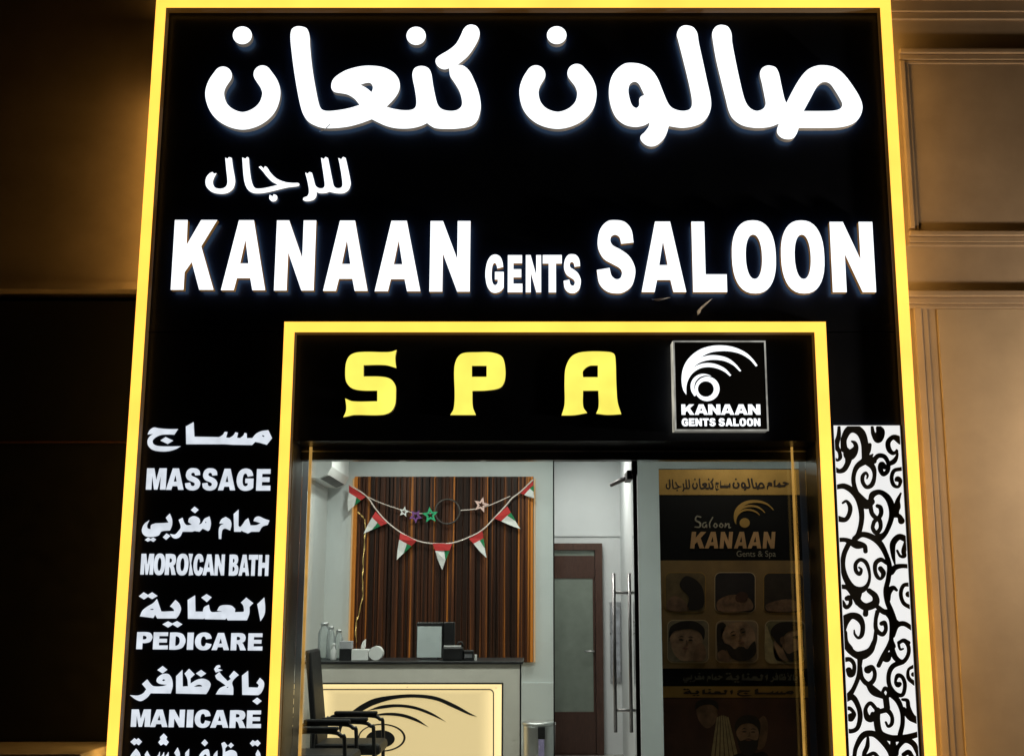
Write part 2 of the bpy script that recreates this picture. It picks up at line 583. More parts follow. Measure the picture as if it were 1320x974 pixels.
# ------------------------------------------------------------------ street walls
xl_out, xr_out = X(202, 0, YL), X(1147, 0, YL)
z_top = Z(-3, YL)
YW = 0.30
zl = Z(364, YW)
wl = thing('plaster_wall', 'plain beige wall left of the sign, amber lit near the frame', 'wall', (-4.5, YW, zl))
box('wall_face', -8, xl_out + 0.02, YW, YW + 0.4, zl, 8, M['plaster'], wl)
box('edge_lip', -8, xl_out + 0.015, YW - 0.02, YW + 0.1, zl - 0.05, zl - 0.002, M['plaster'], wl)
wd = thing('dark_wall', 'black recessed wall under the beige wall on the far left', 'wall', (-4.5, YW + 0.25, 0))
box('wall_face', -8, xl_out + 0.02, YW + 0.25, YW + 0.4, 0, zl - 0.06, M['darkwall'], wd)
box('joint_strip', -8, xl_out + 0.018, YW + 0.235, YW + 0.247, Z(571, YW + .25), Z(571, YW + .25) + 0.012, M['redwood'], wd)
zs = Z(968, 0.0)
ws = thing('stone_ledge', 'low grey stone ledge at the bottom left corner', 'ledge', (-4, 0, 0))
box('coping', -7, X(104, 968, -0.12), -0.12, 0.5, zs - 0.06, zs, M['stone'], ws, 0.008)
box('ledge_body', -7, X(98, 968, -0.12), -0.09, 0.5, 0.0, zs - 0.06, M['stone'], ws)

wr = thing('moulded_wall', 'beige panelled wall with mouldings right of the sign', 'wall', (4, YW, 0))
xw = xr_out - 0.02
box('wall_face', xw, 8, YW, YW + 0.4, 0, 8, M['plaster'], wr)

box('wall_face', xl_out + 0.021, xw - 0.001, YW + 0.05, YW + 0.4, Z(-6, YL) + 0.02, 8, M['plaster'], wr)


def hmould(y0, y1, depth, x0=None):
    bm = bmesh.new()
    zt, zb = Z(y0, YW - depth), Z(y1, YW - depth)
    h = zt - zb
    a = x0 if x0 is not None else xw + 0.03
    add_box(bm, a, 8, YW - depth, YW + 0.01, zt - h * 0.35, zt, 0.006)
    add_box(bm, a, 8, YW - depth * 0.55, YW + 0.01, zb + h * 0.25, zt - h * 0.35 - 0.002, 0.004)
    add_box(bm, a, 8, YW - depth * 0.3, YW + 0.01, zb, zb + h * 0.25 - 0.002, 0.004)
    return link_bm('moulding', bm, M['plaster'], wr)


hmould(-14, 20, 0.07)
hmould(62, 79, 0.045, X(1158, 70, YW))
hmould(297, 315, 0.045, X(1170, 300, YW))
hmould(374, 395, 0.06)
# panel surrounds
def vmould(px, ya, yb, w, depth):
    bm = bmesh.new()
    x = X(px, ya, YW)
    add_box(bm, x, x + w, YW - depth, YW + 0.01, Z(yb, YW), Z(ya, YW), 0.006)
    add_box(bm, x + w + 0.001, x + w * 1.8, YW - depth * 0.5, YW + 0.01, Z(yb, YW) , Z(ya, YW), 0.004)
    return link_bm('panel_moulding', bm, M['plaster'], wr)
vmould(1158, 81, 296, 0.035, 0.035)
vmould(1177, 397, 1150, 0.05, 0.020)
box('raised_panel', X(1207, 400, YW), 8, YW - 0.008, YW + 0.01, 0.3, Z(398, YW), M['satin'], wr, 0.006)

LX, LY, LZ = 4.5, -0.7, 2.25
lant = thing('lamp_post', 'globe street lamp on a dark post right of the shopfront', 'street lamp', (LX, LY, 0))
lathe('post', [(0.09, 0.0), (0.09, 0.08), (0.045, 0.14), (0.035, 1.2), (0.030, LZ - 0.15), (0.06, LZ - 0.13), (0.06, LZ - 0.10)], (LX, LY, 0), M['darkmetal'], lant)
lathe('lamp_globe', [(0.05, -0.099), (0.09, -0.075), (0.12, 0), (0.10, 0.07), (0.04, 0.115)], (LX, LY, LZ), glow('warm_globe', (1, 0.77, 0.51), 370), lant)
# ------------------------------------------------------------------ LED frames
def led_frame(name, label, px_out, px_in, ytop, yin, z_bot, outer):
    xl0, xr0 = X(px_out[0], ytop, YL), X(px_out[1], ytop, YL)
    xl1, xr1 = X(px_in[0], yin, YL), X(px_in[1], yin, YL)
    zt, zi = Z(ytop, YL), Z(yin, YL)
    root = thing(name, label, 'LED frame', ((xl0 + xr0) / 2, YF, z_bot))
    back = YF + 0.02 if not outer else YW + 0.05
    sides = (('light_bar', [(xl0, zt), (xl1, zi), (xl1, z_bot), (xl0, z_bot)]),
             ('light_bar', [(xr0, zt), (xr1, zi), (xr1, z_bot), (xr0, z_bot)]),
             ('light_bar', [(xl0, zt), (xr0, zt), (xr1, zi), (xl1, zi)]))
    for nm, q in sides:
        bm = bmesh.new()
        fv = [bm.verts.new((p[0], YL, p[1])) for p in q]
        f = bm.faces.new(fv)
        # softly rounded diffuser
        r = bmesh.ops.inset_region(bm, faces=[f], thickness=0.016, depth=0.0)
        for v in f.verts: v.co.y -= 0.008
        for g in r['faces']: g.material_index = 1
        link_bm(nm, bm, [M['led'], M['led_rim']], root)
    bm = bmesh.new()
    for (a, b_, c) in (((xl1, zi), (xl1, z_bot), 0), ((xr1, zi), (xr1, z_bot), 0), ((xl1, zi), (xr1, zi), 0)):
        vs_ = [bm.verts.new((a[0], YL, a[1])), bm.verts.new((b_[0], YL, b_[1])), bm.verts.new((b_[0], YF - 0.001, b_[1])), bm.verts.new((a[0], YF - 0.001, a[1]))]
        bm.faces.new(vs_)
    link_bm('inner_edge', bm, M['led_in'], root)
    bm = bmesh.new()
    ya, yb = (YF + 0.10, YF + 0.23) if outer else (YL, YF - 0.001)
    zg = Z(95, YL) if outer else zt
    for (a, b_) in (((xl0, zg), (xl0, z_bot)), ((xr0, zt), (xr0, z_bot)), ((xl0, zt), (xr0, zt))):
        vs_ = [bm.verts.new((a[0], ya, a[1])), bm.verts.new((b_[0], ya, b_[1])), bm.verts.new((b_[0], yb, b_[1])), bm.verts.new((a[0], yb, a[1]))]
        bm.faces.new(vs_)
    if outer:      # dark metal sides of the box the frame stands on
        b2 = bmesh.new()
        for (a, b_) in (((xl0, zt), (xl0, z_bot)), ((xr0, zt), (xr0, z_bot)), ((xl0, zt), (xr0, zt))):
            vs_ = [b2.verts.new((a[0], YL, a[1])), b2.verts.new((b_[0], YL, b_[1])), b2.verts.new((b_[0], ya, b_[1])), b2.verts.new((a[0], ya, a[1]))]
            b2.faces.new(vs_)
        link_bm('frame_side', b2, M['darkmetal'], root)
    link_bm('outer_edge', bm, M['added_side_glow'] if outer else M['led_in'], root)  # on the outer frame this is the unseen band added to light the walls
    return xl0, xl1, xr0, xr1, zt, zi


oxl0, oxl1, oxr0, oxr1, ozt, ozi = led_frame('light_frame', 'large amber LED frame around the whole black shopfront', (202.5, 1147), (214.5, 1134), -6, 11, 0.02, True)
ixl0, ixl1, ixr0, ixr1, izt, izi = led_frame('light_frame', 'smaller amber LED frame around the shop entrance', (367, 1064), (380, 1049.5), 415, 428.5, 0.02, False)

# ------------------------------------------------------------------ black cladding
zj = Z(428, YF)
TH = 0.05
sign = thing('shop_sign', 'large black sign board with white lit Arabic and English shop name', 'shop sign', (0, YF, zj))
bm = bmesh.new()
e_ = 0.004
add_box(bm, oxl0 + 0.01, oxr0 - 0.01, YF, YF + TH, izt + 0.0, ozt - 0.01)
add_box(bm, oxl0 + 0.01, ixl0 - 0.0 + 0.01, YF, YF + TH, zj + 0.003, izt - 0.0005)
add_box(bm, ixr0 - 0.01, oxr0 - 0.01, YF, YF + TH, zj + 0.003, izt - 0.0005)
link_bm('board', bm, M['board'], sign)
svc = thing('service_sign', 'tall narrow black panel listing services in white lettering', 'sign panel', ((oxl1 + ixl0) / 2, YF, 0))
box('board', oxl0 + 0.01, ixl0 + 0.01, YF + 0.001, YF + TH, 0.02, zj - 0.003, M['board'], svc)
clad = thing('cladding_panel', 'plain black panel right of the entrance, behind the scrollwork', 'wall panel', ((oxr1 + ixr0) / 2, YF, 0))
box('board', ixr0 - 0.01, oxr0 - 0.01, YF + 0.001, YF + TH, 0.02, zj - 0.003, M['board'], clad)
# the wall behind that carries it all (jambs of the entrance, lintel)
zfb = Z(568, YF)                 # bottom of the SPA board
jmb = thing('entrance_surround', 'black lined reveal around the shop entrance', 'door surround', (0, 0.2, 0))
box('jamb', oxl0 + 0.01, ixl1 - 0.005, YF + TH + 0.001, YG + 0.2, 0, zfb, M['board'], jmb)
box('jamb', ixr1 + 0.005, oxr0 - 0.01, YF + TH + 0.001, YG + 0.2, 0, zfb, M['board'], jmb)
box('lintel', oxl0 + 0.01, oxr0 - 0.01, YF + TH + 0.001, YG + 0.2, zfb + 0.002, ozt - 0.01, M['board'], jmb)

spa = thing('fascia_board', 'black board over the entrance with yellow lit SPA letters', 'shop sign', (0, YF, zfb))
box('board', ixl0 + 0.011, ixr0 - 0.011, YF + 0.004, YF + TH, zfb, izt - 0.004, M['board'], spa)

# ------------------------------------------------------------------ lettering: Latin alphabet outlines
G = {}
G['K'] = [[(0,0,1),(0,1,1),(.3,1,1),(.31,.64,1),(.62,1,1),(1,1,1),(.655,.62,1),(1,0,1),(.665,0,1),(.455,.396,1),(.3,.25,1),(.3,0,1)]]
G['A'] = [[(0,0,1),(.33,1,1),(.67,1,1),(1,0,1),(.71,0,1),(.65,.17,1),(.35,.17,1),(.29,0,1)], [(.405,.38,1),(.5,.72,1),(.595,.38,1)]]
G['N'] = [[(0,0,1),(0,1,1),(.31,1,1),(.68,.46,1),(.68,1,1),(1,1,1),(1,0,1),(.69,0,1),(.32,.54,1),(.32,0,1)]]
G['L'] = [[(0,0,1),(0,1,1),(.38,1,1),(.38,.25,1),(1,.25,1),(1,0,1)]]
G['E'] = [[(0,0,1),(0,1,1),(.97,1,1),(.97,.78,1),(.38,.78,1),(.38,.62,1),(.92,.62,1),(.92,.40,1),(.38,.40,1),(.38,.23,1),(1,.23,1),(1,0,1)]]
G['T'] = [[(.31,0,1),(.31,.77,1),(0,.77,1),(0,1,1),(1,1,1),(1,.77,1),(.69,.77,1),(.69,0,1)]]
G['I'] = [[(0,0,1),(0,1,1),(1,1,1),(1,0,1)]]
G['H'] = [[(0,0,1),(0,1,1),(.33,1,1),(.33,.63,1),(.67,.63,1),(.67,1,1),(1,1,1),(1,0,1),(.67,0,1),(.67,.38,1),(.33,.38,1),(.33,0,1)]]
G['M'] = [[(0,0,1),(0,1,1),(.36,1,1),(.5,.42,1),(.64,1,1),(1,1,1),(1,0,1),(.73,0,1),(.73,.72,1),(.58,0,1),(.42,0,1),(.27,.72,1),(.27,0,1)]]
def sup(cx, cy, rx, ry, n=2.4, k=36):
    o = []
    for i in range(k):
        a = 2 * math.pi * i / k
        c, s = math.cos(a), math.sin(a)
        o.append((cx + rx * math.copysign(abs(c) ** (2 / n), c), cy + ry * math.copysign(abs(s) ** (2 / n), s), 1))
    return o
G['O'] = [sup(.5, .5, .5, .52), sup(.5, .5, .185, .315, 2.2)]
G['D'] = [[(0,0,1),(0,1,1),(.45,1),(.8,.9),(.97,.65),(1,.5),(.97,.35),(.8,.1),(.45,0)], [(.35,.22,1),(.35,.78,1),(.47,.77),(.6,.68),(.65,.5),(.6,.32),(.47,.23)]]
G['P'] = [[(0,0,1),(0,1,1),(.6,1),(.87,.93),(1,.69),(.87,.44),(.6,.36),(.37,.355,1),(.37,0,1)], [(.37,.57,1),(.37,.79,1),(.52,.78),(.61,.74),(.64,.68),(.61,.61),(.52,.575)]]
G['R'] = [[(0,0,1),(0,1,1),(.6,1),(.85,.93),(.95,.72),(.88,.52),(.72,.44,1),(.8,.37),(1,0,1),(.64,0,1),(.5,.32),(.36,.4,1),(.36,0,1)], [(.36,.59,1),(.36,.79,1),(.5,.785),(.58,.75),(.61,.69),(.58,.625),(.5,.595)]]
G['B'] = [[(0,0,1),(0,1,1),(.58,1),(.83,.94),(.93,.76),(.86,.6),(.74,.53,1),(.92,.45),(1,.28),(.9,.07),(.6,0)], [(.36,.62,1),(.36,.8,1),(.5,.79),(.57,.71),(.5,.63)], [(.36,.2,1),(.36,.42,1),(.52,.41),(.62,.31),(.52,.21)]]
G['S'] = [[(.96,.70,1),(.64,.68,1),(.60,.77),(.49,.81),(.38,.78),(.36,.72),(.42,.66),(.62,.60),(.85,.50),(.98,.36),(.99,.25),(.9,.09),(.7,0),(.5,-.02),(.25,.01),(.06,.12),(0,.31,1),(.33,.34,1),(.38,.23),(.5,.18),(.61,.2),(.65,.27),(.6,.33),(.42,.39),(.18,.47),(.05,.6),(.03,.73),(.1,.89),(.28,1),(.5,1.02),(.75,.99),(.91,.88)]]
G['C'] = [[(.99,.66,1),(.66,.62,1),(.62,.73),(.52,.79),(.40,.74),(.35,.6),(.34,.5),(.35,.38),(.40,.25),(.52,.2),(.62,.26),(.67,.4,1),(1,.33,1),(.93,.15),(.78,.02),(.55,-.02),(.3,.02),(.1,.17),(.01,.38),(0,.5),(.02,.65),(.12,.85),(.3,.98),(.55,1.02),(.8,.96),(.93,.83)]]
G['G'] = [[(.97,.68,1),(.65,.64,1),(.6,.74),(.51,.79),(.4,.74),(.35,.6),(.34,.5),(.35,.36),(.41,.24),(.52,.19),(.62,.21),(.68,.26,1),(.68,.34,1),(.52,.34,1),(.52,.55,1),(1,.55,1),(1,.12,1),(.85,.03),(.55,-.02),(.3,.02),(.1,.17),(.01,.38),(0,.5),(.02,.65),(.12,.85),(.3,.98),(.55,1.02),(.8,.96),(.92,.83)]]
GL = {k: [[(p[0], p[1]) for p in smooth_loop(l)] for l in v] for k, v in G.items()}


def word(text, ext, ytop, ybot, Y, depth, mats, parent, face=None, label=None, slant=0.0, name='letter'):
    """ext: photograph x-extents of each letter at its foot; ytop, ybot: (left, right) rows of cap and base line."""
    X0, X1 = ext[0][0], ext[-1][1]
    out = []
    for ch, (a, b_) in zip(text, ext):
        t = ((a + b_) / 2 - X0) / (X1 - X0)
        yt, yb = ytop[0] + t * (ytop[1] - ytop[0]), ybot[0] + t * (ybot[1] - ybot[0])
        xa, xb, z0, z1 = X(a, yb, Y), X(b_, yb, Y), Z(yb, Y), Z(yt, Y)
        loops = [[(xa + (p[0] + slant * p[1]) * (xb - xa), z0 + p[1] * (z1 - z0)) for p in l] for l in GL[ch]]
        o = plate(name, loops, Y, Y + depth, mats, parent, face)
        if label: o['label'] = label + ' ' + ch
        out.append(o)
    return out


def crop(x0, y0, s, ext): return [(x0 + a / s, x0 + b_ / s) for a, b_ in ext]


W2 = (M['white_lit'], M['return'], M['halo'])
W3 = (M['white_lit'], M['return_amber_lit'], M['halo'])
word('KANAAN', crop(180, 260, 2.75, [(110,262),(288,445),(476,617),(650,808),(833,995),(1027,1170)]), (283.5, 285), (373.3, 376), YT, 0.042, W3, sign, 'letter_face', 'white lit letter')
word('GENTS', crop(600, 260, 2.276, [(58,112),(124,167),(177,222),(227,283),(288,339)]), (329, 328.5), (376.5, 377), YT, 0.042, W3, sign, 'letter_face', 'small white lit letter')
word('SALOON', crop(600, 260, 2.276, [(386,500),(517,648),(668,768),(785,915),(930,1058),(1078,1205)]), (285.5, 286), (376.3, 376.5), YT, 0.042, W3, sign, 'letter_face', 'white lit letter')

# ---- large Arabic name
def strokes_px(x0, y0, s, strokes): return [[(x0 + p[0] / s, y0 + p[1] / s, p[2] / s) for p in st] for st in strokes]
AR = {}
AR['noon_a'] = brush(strokes_px(250, 20, 6.09, [[(228,472,70),(180,545,72),(163,625,74),(195,725,72),(270,795,70),(380,828,69),(490,797,70),(572,725,71),(607,625,71),(592,545,72),(538,463,70)]]))[0]
AR['noon_b'] = brush(strokes_px(660, 20, 6.09, [[(188,466,74),(150,530,75),(133,610,75),(160,715,74),(240,793,70),(362,824,67),(480,790,70),(562,715,75),(588,615,76),(565,530,75),(508,454,73)]]))[0]
AR['dot_a'] = [ellipse(250 + 380/6.09, 20 + 157/6.09, 75/6.09, 69.5/6.09)]
AR['dot_b'] = [ellipse(430 + 648/6.09, 20 + 161/6.09, 76/6.09, 71.5/6.09)]
AR['dot_c'] = [ellipse(660 + 351/6.09, 20 + 156/6.09, 77/6.09, 70/6.09)]
AR['kenaa'] = blk(430, 20, 6.09, [[(-265,86),(-213,102),(-191,150),(-184,250),(-166,420),(-136,600),(-112,705),(-92,738),(-56,750),(20,746),(122,728),(205,703,1),(165,655),(110,622),(50,610),(8,602),(-14,580),(-18,545),(-5,505),(30,470),(100,430),(200,402),(290,395),(390,408),(465,445),(508,495),(520,550),(510,600),(475,655),(415,718,1),(480,735),(560,745),(620,738),(645,715),(650,670),(638,580),(622,500),(620,450),(640,412),(690,397),(740,412),(765,450),(780,540),(800,640),(820,705),(855,738),(920,750),(975,740),(1005,710),(1008,670),(990,600),(950,530),(915,475),(908,415,1),(870,424),(830,410),(803,375),(805,340),(840,310),(900,275),(960,225),(1000,155),(1020,110),(1050,80),(1085,73),(1125,88),(1146,130),(1140,180),(1105,250),(1050,325),(975,388,1),(1020,396),(1065,435),(1100,500),(1135,590),(1155,690),(1150,760),(1125,830),(1075,870),(980,888),(880,891),(800,885),(760,865),(735,845,1),(680,870),(600,887),(500,887),(420,870),(350,840),(300,815,1),(220,845),(120,872),(20,884),(-70,885),(-126,872),(-196,835),(-236,780),(-256,725),(-281,610),(-311,430),(-331,270),(-339,170),(-331,115),(-306,92)],
    [(210,545,1),(250,532),(285,530),(305,550),(308,575),(298,603,1),(260,572)]])
AR['lo'] = blk(780, 30, 6.09, [[(640,18),(690,32),(722,75),(735,150),(770,310),(800,450),(828,580),(832,650),(815,715),(770,775),(700,808),(600,822),(500,808,1),(485,860),(455,915),(405,958),(355,968),(310,950),(280,915),(280,885),(310,855),(340,815),(350,780,1),(300,805),(230,815),(150,795),(85,740),(45,650),(30,540),(45,440),(85,370),(150,320),(210,312),(290,325),(360,365),(410,430),(450,525),(490,620),(520,660),(570,683),(625,688),(665,675),(682,640),(675,560),(640,400),(600,240),(572,130),(563,90),(580,45),(605,24)],
    [(230,460),(262,475),(290,525),(308,565,1),(280,578),(268,600),(268,645),(245,666),(215,648),(195,600),(183,530),(195,480)]])
AR['saa'] = blk(920, 30, 6.09, [[(65,14),(110,28),(138,75),(145,150),(175,310),(205,450),(240,590),(270,650),(310,682),(350,688),(390,670),(408,635),(400,580),(380,480),(363,400),(375,360),(405,338),(440,333),(485,348),(510,390),(530,480),(555,590),(570,628,1),(620,530),(680,430),(740,365),(810,335),(880,332),(950,348),(1020,400),(1090,490),(1150,590),(1168,660),(1150,730),(1100,785),(1010,815),(900,822),(668,822,1),(650,870),(620,905),(570,911),(525,895),(498,860),(500,825),(513,788,1),(450,812),(380,822),(300,820),(220,800),(155,755),(120,695),(95,600),(50,420),(15,270),(-8,130),(-12,80),(5,40),(30,20)],
    [(706,690,1),(760,590),(810,500),(845,468),(880,462),(915,478),(950,525),(995,600),(1010,640),(995,670),(950,686),(860,690)]])
for k in ('kenaa', 'noon_a', 'saa', 'lo', 'noon_b'):
    o = plate('arabic_letter', pxloops(AR[k], YT), YT, YT + 0.045, W2, sign, 'letter_face')
for k in ('dot_a', 'dot_b', 'dot_c'):
    plate('letter_dot', pxloops(AR[k], YT), YT, YT + 0.045, W2, sign, 'letter_face')

lil = [
 [[(222,52,1),(240,62,1),(252,48,1),(275,55,1),(285,130),(300,215),(302,255),(285,305),(240,338),(180,345),(115,330),(72,290),(62,250),(70,210),(95,180),(120,168,1),(130,182,1),(152,178,1),(130,220),(122,255),(135,290),(165,303),(205,300),(232,280),(240,245),(232,160)]],
 [[(360,50,1),(385,62,1),(400,46,1),(413,55,1),(420,140),(435,240),(455,290),(480,303),(540,298),(600,285),(650,272,1),(600,245),(560,205),(520,155),(493,128,1),(510,120,1),(535,140,1),(543,122,1),(560,130),(590,175),(640,222),(710,250),(770,257),(815,258),(823,270),(812,283),(740,292),(680,305),(600,325),(520,340),(450,338),(405,310),(380,255),(368,170)]],
 [[(582,352,1),(606,366,1),(615,348,1),(640,360),(643,385),(625,405),(600,405),(580,385)]],
 [[(870,172,1),(890,182,1),(905,168,1),(925,175,1),(940,230),(955,280),(985,300),(1015,298),(1028,280),(1020,200),(1008,120),(998,52,1),(1020,64,1),(1035,46,1),(1055,55,1),(1070,130),(1090,230),(1105,285),(1130,300),(1160,295),(1172,275),(1165,200),(1150,110),(1138,54,1),(1162,66,1),(1177,46,1),(1198,55,1),(1215,130),(1235,230),(1238,270),(1220,315),(1180,340),(1120,340),(1065,328,1),(1040,338),(990,340),(962,330,1),(960,365),(935,395),(880,405),(852,392),(860,375),(885,365),(898,345),(900,310),(890,250)]],
]
LIL = [blk(255, 195, 6.286, l) for l in lil]
for i, l in enumerate(LIL):
    plate('letter_dot' if i == 2 else 'arabic_letter', pxloops(l, YF - 0.03), YF - 0.03, YF - 0.010, W2, sign, 'letter_face')

# peeled slivers of film left on the board under the names
sliver = [[[(840,385.6,1),(848,388),(861,391.5,1),(848,390.5)]], [[(898,401,1),(905,396),(914,392.5,1),(906,399),(900,403,1)]], [[(411,169.5,1),(421,172),(432,171.5,1),(430,173.2),(420,173.5)]], [[(898.5,402,1),(900.5,402,1),(900,408,1),(898.8,407,1)]]]
for l in sliver:
    o = plate('peeled_film', pxloops([smooth_loop(q) for q in l], YF - 0.006), YF - 0.006, YF - 0.003, M['film'], sign)
    xs_ = [v.co.x for v in o.data.vertices]
    for v in o.data.vertices:      # the loose end curls away from the board
        v.co.y -= 0.16 * ((v.co.x - min(xs_)) / (max(xs_) - min(xs_)))

# ---- SPA
Y2 = (M['yellow_lit'], M['brass'])
SP = [blk(420, 430, 6.0, [[(135,645,1),(155,600),(158,560),(150,500,1),(210,522),(398,522,1),(398,440,1),(270,438),(200,420),(160,375),(150,310),(158,220),(190,165),(260,142),(470,142),(510,138),(548,125,1),(538,170),(538,215),(545,265,1),(460,243),(292,243,1),(292,330,1),(430,332),(500,350),(538,400),(542,460),(535,550),(500,605),(430,628),(220,628),(170,638)]]),
      blk(340, 400, 3.474, [[(835,468,1),(850,440),(855,380),(853,260),(865,215),(890,192),(960,187),(1020,188),(1065,205),(1080,245),(1080,310),(1060,345),(1000,358),(934,360,1),(936,430),(950,468,1)], [(932,248,1),(998,248,1),(998,297,1),(932,297,1)]]),
      blk(680, 400, 3.143, [[(138,425,1),(150,380),(150,290),(155,230),(180,185),(225,168),(330,168),(352,178),(357,210),(360,300),(365,370),(380,420,1),(325,423),(278,418,1),(288,390),(287,325,1),(225,325,1),(226,390),(242,415,1),(190,424)], [(225,270,1),(225,245),(250,225),(285,223,1),(285,270,1)]])]
for l, ch in zip(SP, 'SPA'):
    o = plate('letter', pxloops(l, YF - 0.025), YF - 0.025, YF + 0.003, Y2, spa, 'letter_face')
    o['label'] = 'yellow lit letter ' + ch

# ---- logo box
YX = -0.10
lx0, lx1, lz0, lz1 = X(870, 553, YX), X(991, 553, YX), Z(555, YX), Z(439, YX)
logo = thing('logo_box', 'square black light box with white swirl emblem beside the SPA letters', 'sign box', ((lx0 + lx1) / 2, YF, lz0))
bm = bmesh.new()
add_box(bm, lx0 + 0.003, lx1 - 0.003, YX + 0.006, YF + 0.002, lz0 + 0.003, lz1 - 0.003)
link_bm('box_body', bm, glow('edge_lit_acrylic', (0.9, 0.9, 0.8), 0.12), logo)
def frame_loops(x0, x1, z0, z1, t): return [[(x0, z0), (x1, z0), (x1, z1), (x0, z1)], [(x0 + t, z0 + t), (x1 - t, z0 + t), (x1 - t, z1 - t), (x0 + t, z1 - t)]]
plate('rim', frame_loops(lx0, lx1, lz0, lz1, 0.009), YX - 0.002, YX + 0.005, glow('lit_rim', (0.9, 0.9, 0.82), 0.32, var=0.5, scale=8), logo)
box('side_glow', lx0 - 0.004, lx0 + 0.002, YX - 0.001, YF, lz0 + 0.004, lz1 - 0.004, glow('lit_box_side', (1.0, 0.95, 0.78), 0.45, var=0.6, scale=5), logo)
box('face_plate', lx0 + 0.0095, lx1 - 0.0095, YX, YX + 0.004, lz0 + 0.0095, lz1 - 0.0095, M['scroll'], logo)
arcs = blk(860, 430, 7.214, [[(178,565,1),(150,520),(135,430),(150,320),(200,230),(290,155),(390,118),(500,108),(620,125),(730,175),(800,240),(840,295,1),(825,302,1),(770,240),(690,190),(600,165),(500,160),(400,175),(300,222,1),(400,200),(490,205),(570,230),(640,285),(688,345,1),(675,348,1),(620,295),(550,258),(470,242),(380,245),(300,270),(225,325,1),(300,285),(380,272),(460,285),(540,325),(595,385,1),(585,393,1),(530,350),(460,320),(380,308),(310,320),(250,355),(205,410),(180,480)]])
cres = blk(860, 430, 7.214, [[(255,580,1),(225,530),(220,470),(245,415),(295,380),(355,374),(410,392,1),(350,388),(297,408),(260,455),(253,510),(268,572,1)]])
ring = [ellipse(860 + 373/7.214, 430 + 512/7.214, 114/7.214, 113/7.214), ellipse(860 + 360/7.214, 430 + 513/7.214, 75/7.214, 73/7.214)]
LW = M['white_lit']
for l in (arcs, cres, ring):
    plate('emblem_arc' if l is not ring else 'emblem_ring', pxloops(l, YX - 0.004), YX - 0.004, YX - 0.0005, LW, logo)
def spread(x0, x1, widths, gap):
    tot = sum(widths) + gap * (len(widths) - 1)
    k = (x1 - x0) / tot; out = []; x = x0
    for w in widths:
        out.append((x, x + w * k)); x += (w + gap) * k
    return out
word('KANAAN', crop(860, 430, 7.214, spread(135, 868, [1.05, 1.1, 1, 1.1, 1.1, 1], 0.04)), (430 + 656/7.214,) * 2, (430 + 752/7.214,) * 2, YX - 0.004, 0.0035, LW, logo, name='logo_letter')
ge = spread(137, 868, [1, .9, 1, .95, .95, .25, .95, 1.1, .85, 1, 1, 1], 0.12)
word('GENTSSALOON', crop(860, 430, 7.214, ge[:5] + ge[6:]), (430 + 786/7.214,) * 2, (430 + 857/7.214,) * 2, YX - 0.004, 0.0035, LW, logo, name='logo_letter')

# ---- service list
YS, DS = YF - 0.006, 0.006
TX = M['text_lit']
def pc(x0, y0, s, ext, yt, yb): return crop(x0, y0, s, ext), tuple(y0 + v / s for v in yt), tuple(y0 + v / s for v in yb)
a = pc(180, 535, 7.333, [(58,242),(248,412),(425,568),(588,730),(740,900),(912,1070),(1100,1232)], (499, 508), (700, 711)); word('MASSAGE', a[0], a[1], a[2], YS, DS, TX, svc)
a = pc(175, 645, 7.333, [(42,160),(165,268),(272,375),(378,490),(540,632),(630,738),(742,832),(878,965),(970,1068),(1062,1148),(1155,1250)], (500, 512), (697, 710)); word('MOROCANBATH', a[0], a[1], a[2], YS, DS, TX, svc)
a = pc(170, 755, 7.333, [(40,185),(197,335),(352,500),(518,575),(592,748),(752,915),(932,1075),(1095,1230)], (433, 446), (594, 608)); word('PEDICARE', a[0], a[1], a[2], YS, DS, TX, svc)
a = pc(160, 850, 6.947, [(58,228),(230,385),(397,535),(557,612),(628,768),(770,930),(942,1085),(1095,1222)], (442, 453), (597, 610)); word('MANICARE', a[0], a[1], a[2], YS, DS, TX, svc)

ARS = []
def dia(*p): return [[(q[0], q[1], 1) for q in p]]
ARS.append(blk(180, 535, 7.333, [[(75,180,1),(95,140),(135,115),(180,122),(270,130),(360,130,1),(325,182,1),(270,180),(200,185),(145,210),(120,240),(130,272),(180,290),(270,294),(385,292,1),(340,318),(270,338),(190,340),(120,325),(80,285),(75,235),(95,200),(130,174,1)]]))
ARS.append(blk(180, 535, 7.333, dia((195,238),(245,205),(315,238),(262,270))))
ARS.append(blk(180, 535, 7.333, [[(437,105,1),(508,65,1),(515,202,1),(750,206,1),(785,185),(805,155,1),(828,158,1),(815,210,1),(850,213,1),(885,190),(905,160,1),(928,165,1),(918,212,1),(950,215,1),(980,190),(992,165,1),(1010,170,1),(1012,215,1),(1065,215,1),(1100,175),(1150,150),(1215,140,1),(1250,215,1),(1200,278,1),(1130,258),(1090,250,1),(1060,280,1),(880,277,1),(800,272,1),(440,272,1)], [(1150,186,1),(1170,188,1),(1182,200,1),(1165,204,1)]]))
ARS.append(blk(175, 645, 7.333, [[(925,125,1),(970,85,1),(968,235,1),(985,248),(1012,220),(1035,185),(1062,165,1),(1082,232,1),(1140,230),(1180,212,1),(1112,190,1),(1130,158),(1165,148),(1210,168),(1262,185,1),(1245,228,1),(1195,245),(1165,292,1),(1090,292,1),(1058,308,1),(1015,292,1),(998,282,1),(990,292,1),(930,292,1)]]))
ARS.append(blk(175, 645, 7.333, [[(790,215,1),(810,175),(850,152,1),(890,180),(902,225),(890,280,1),(840,262),(815,280),(805,362,1),(785,360,1),(785,270),(800,235),(835,215,1)]]))
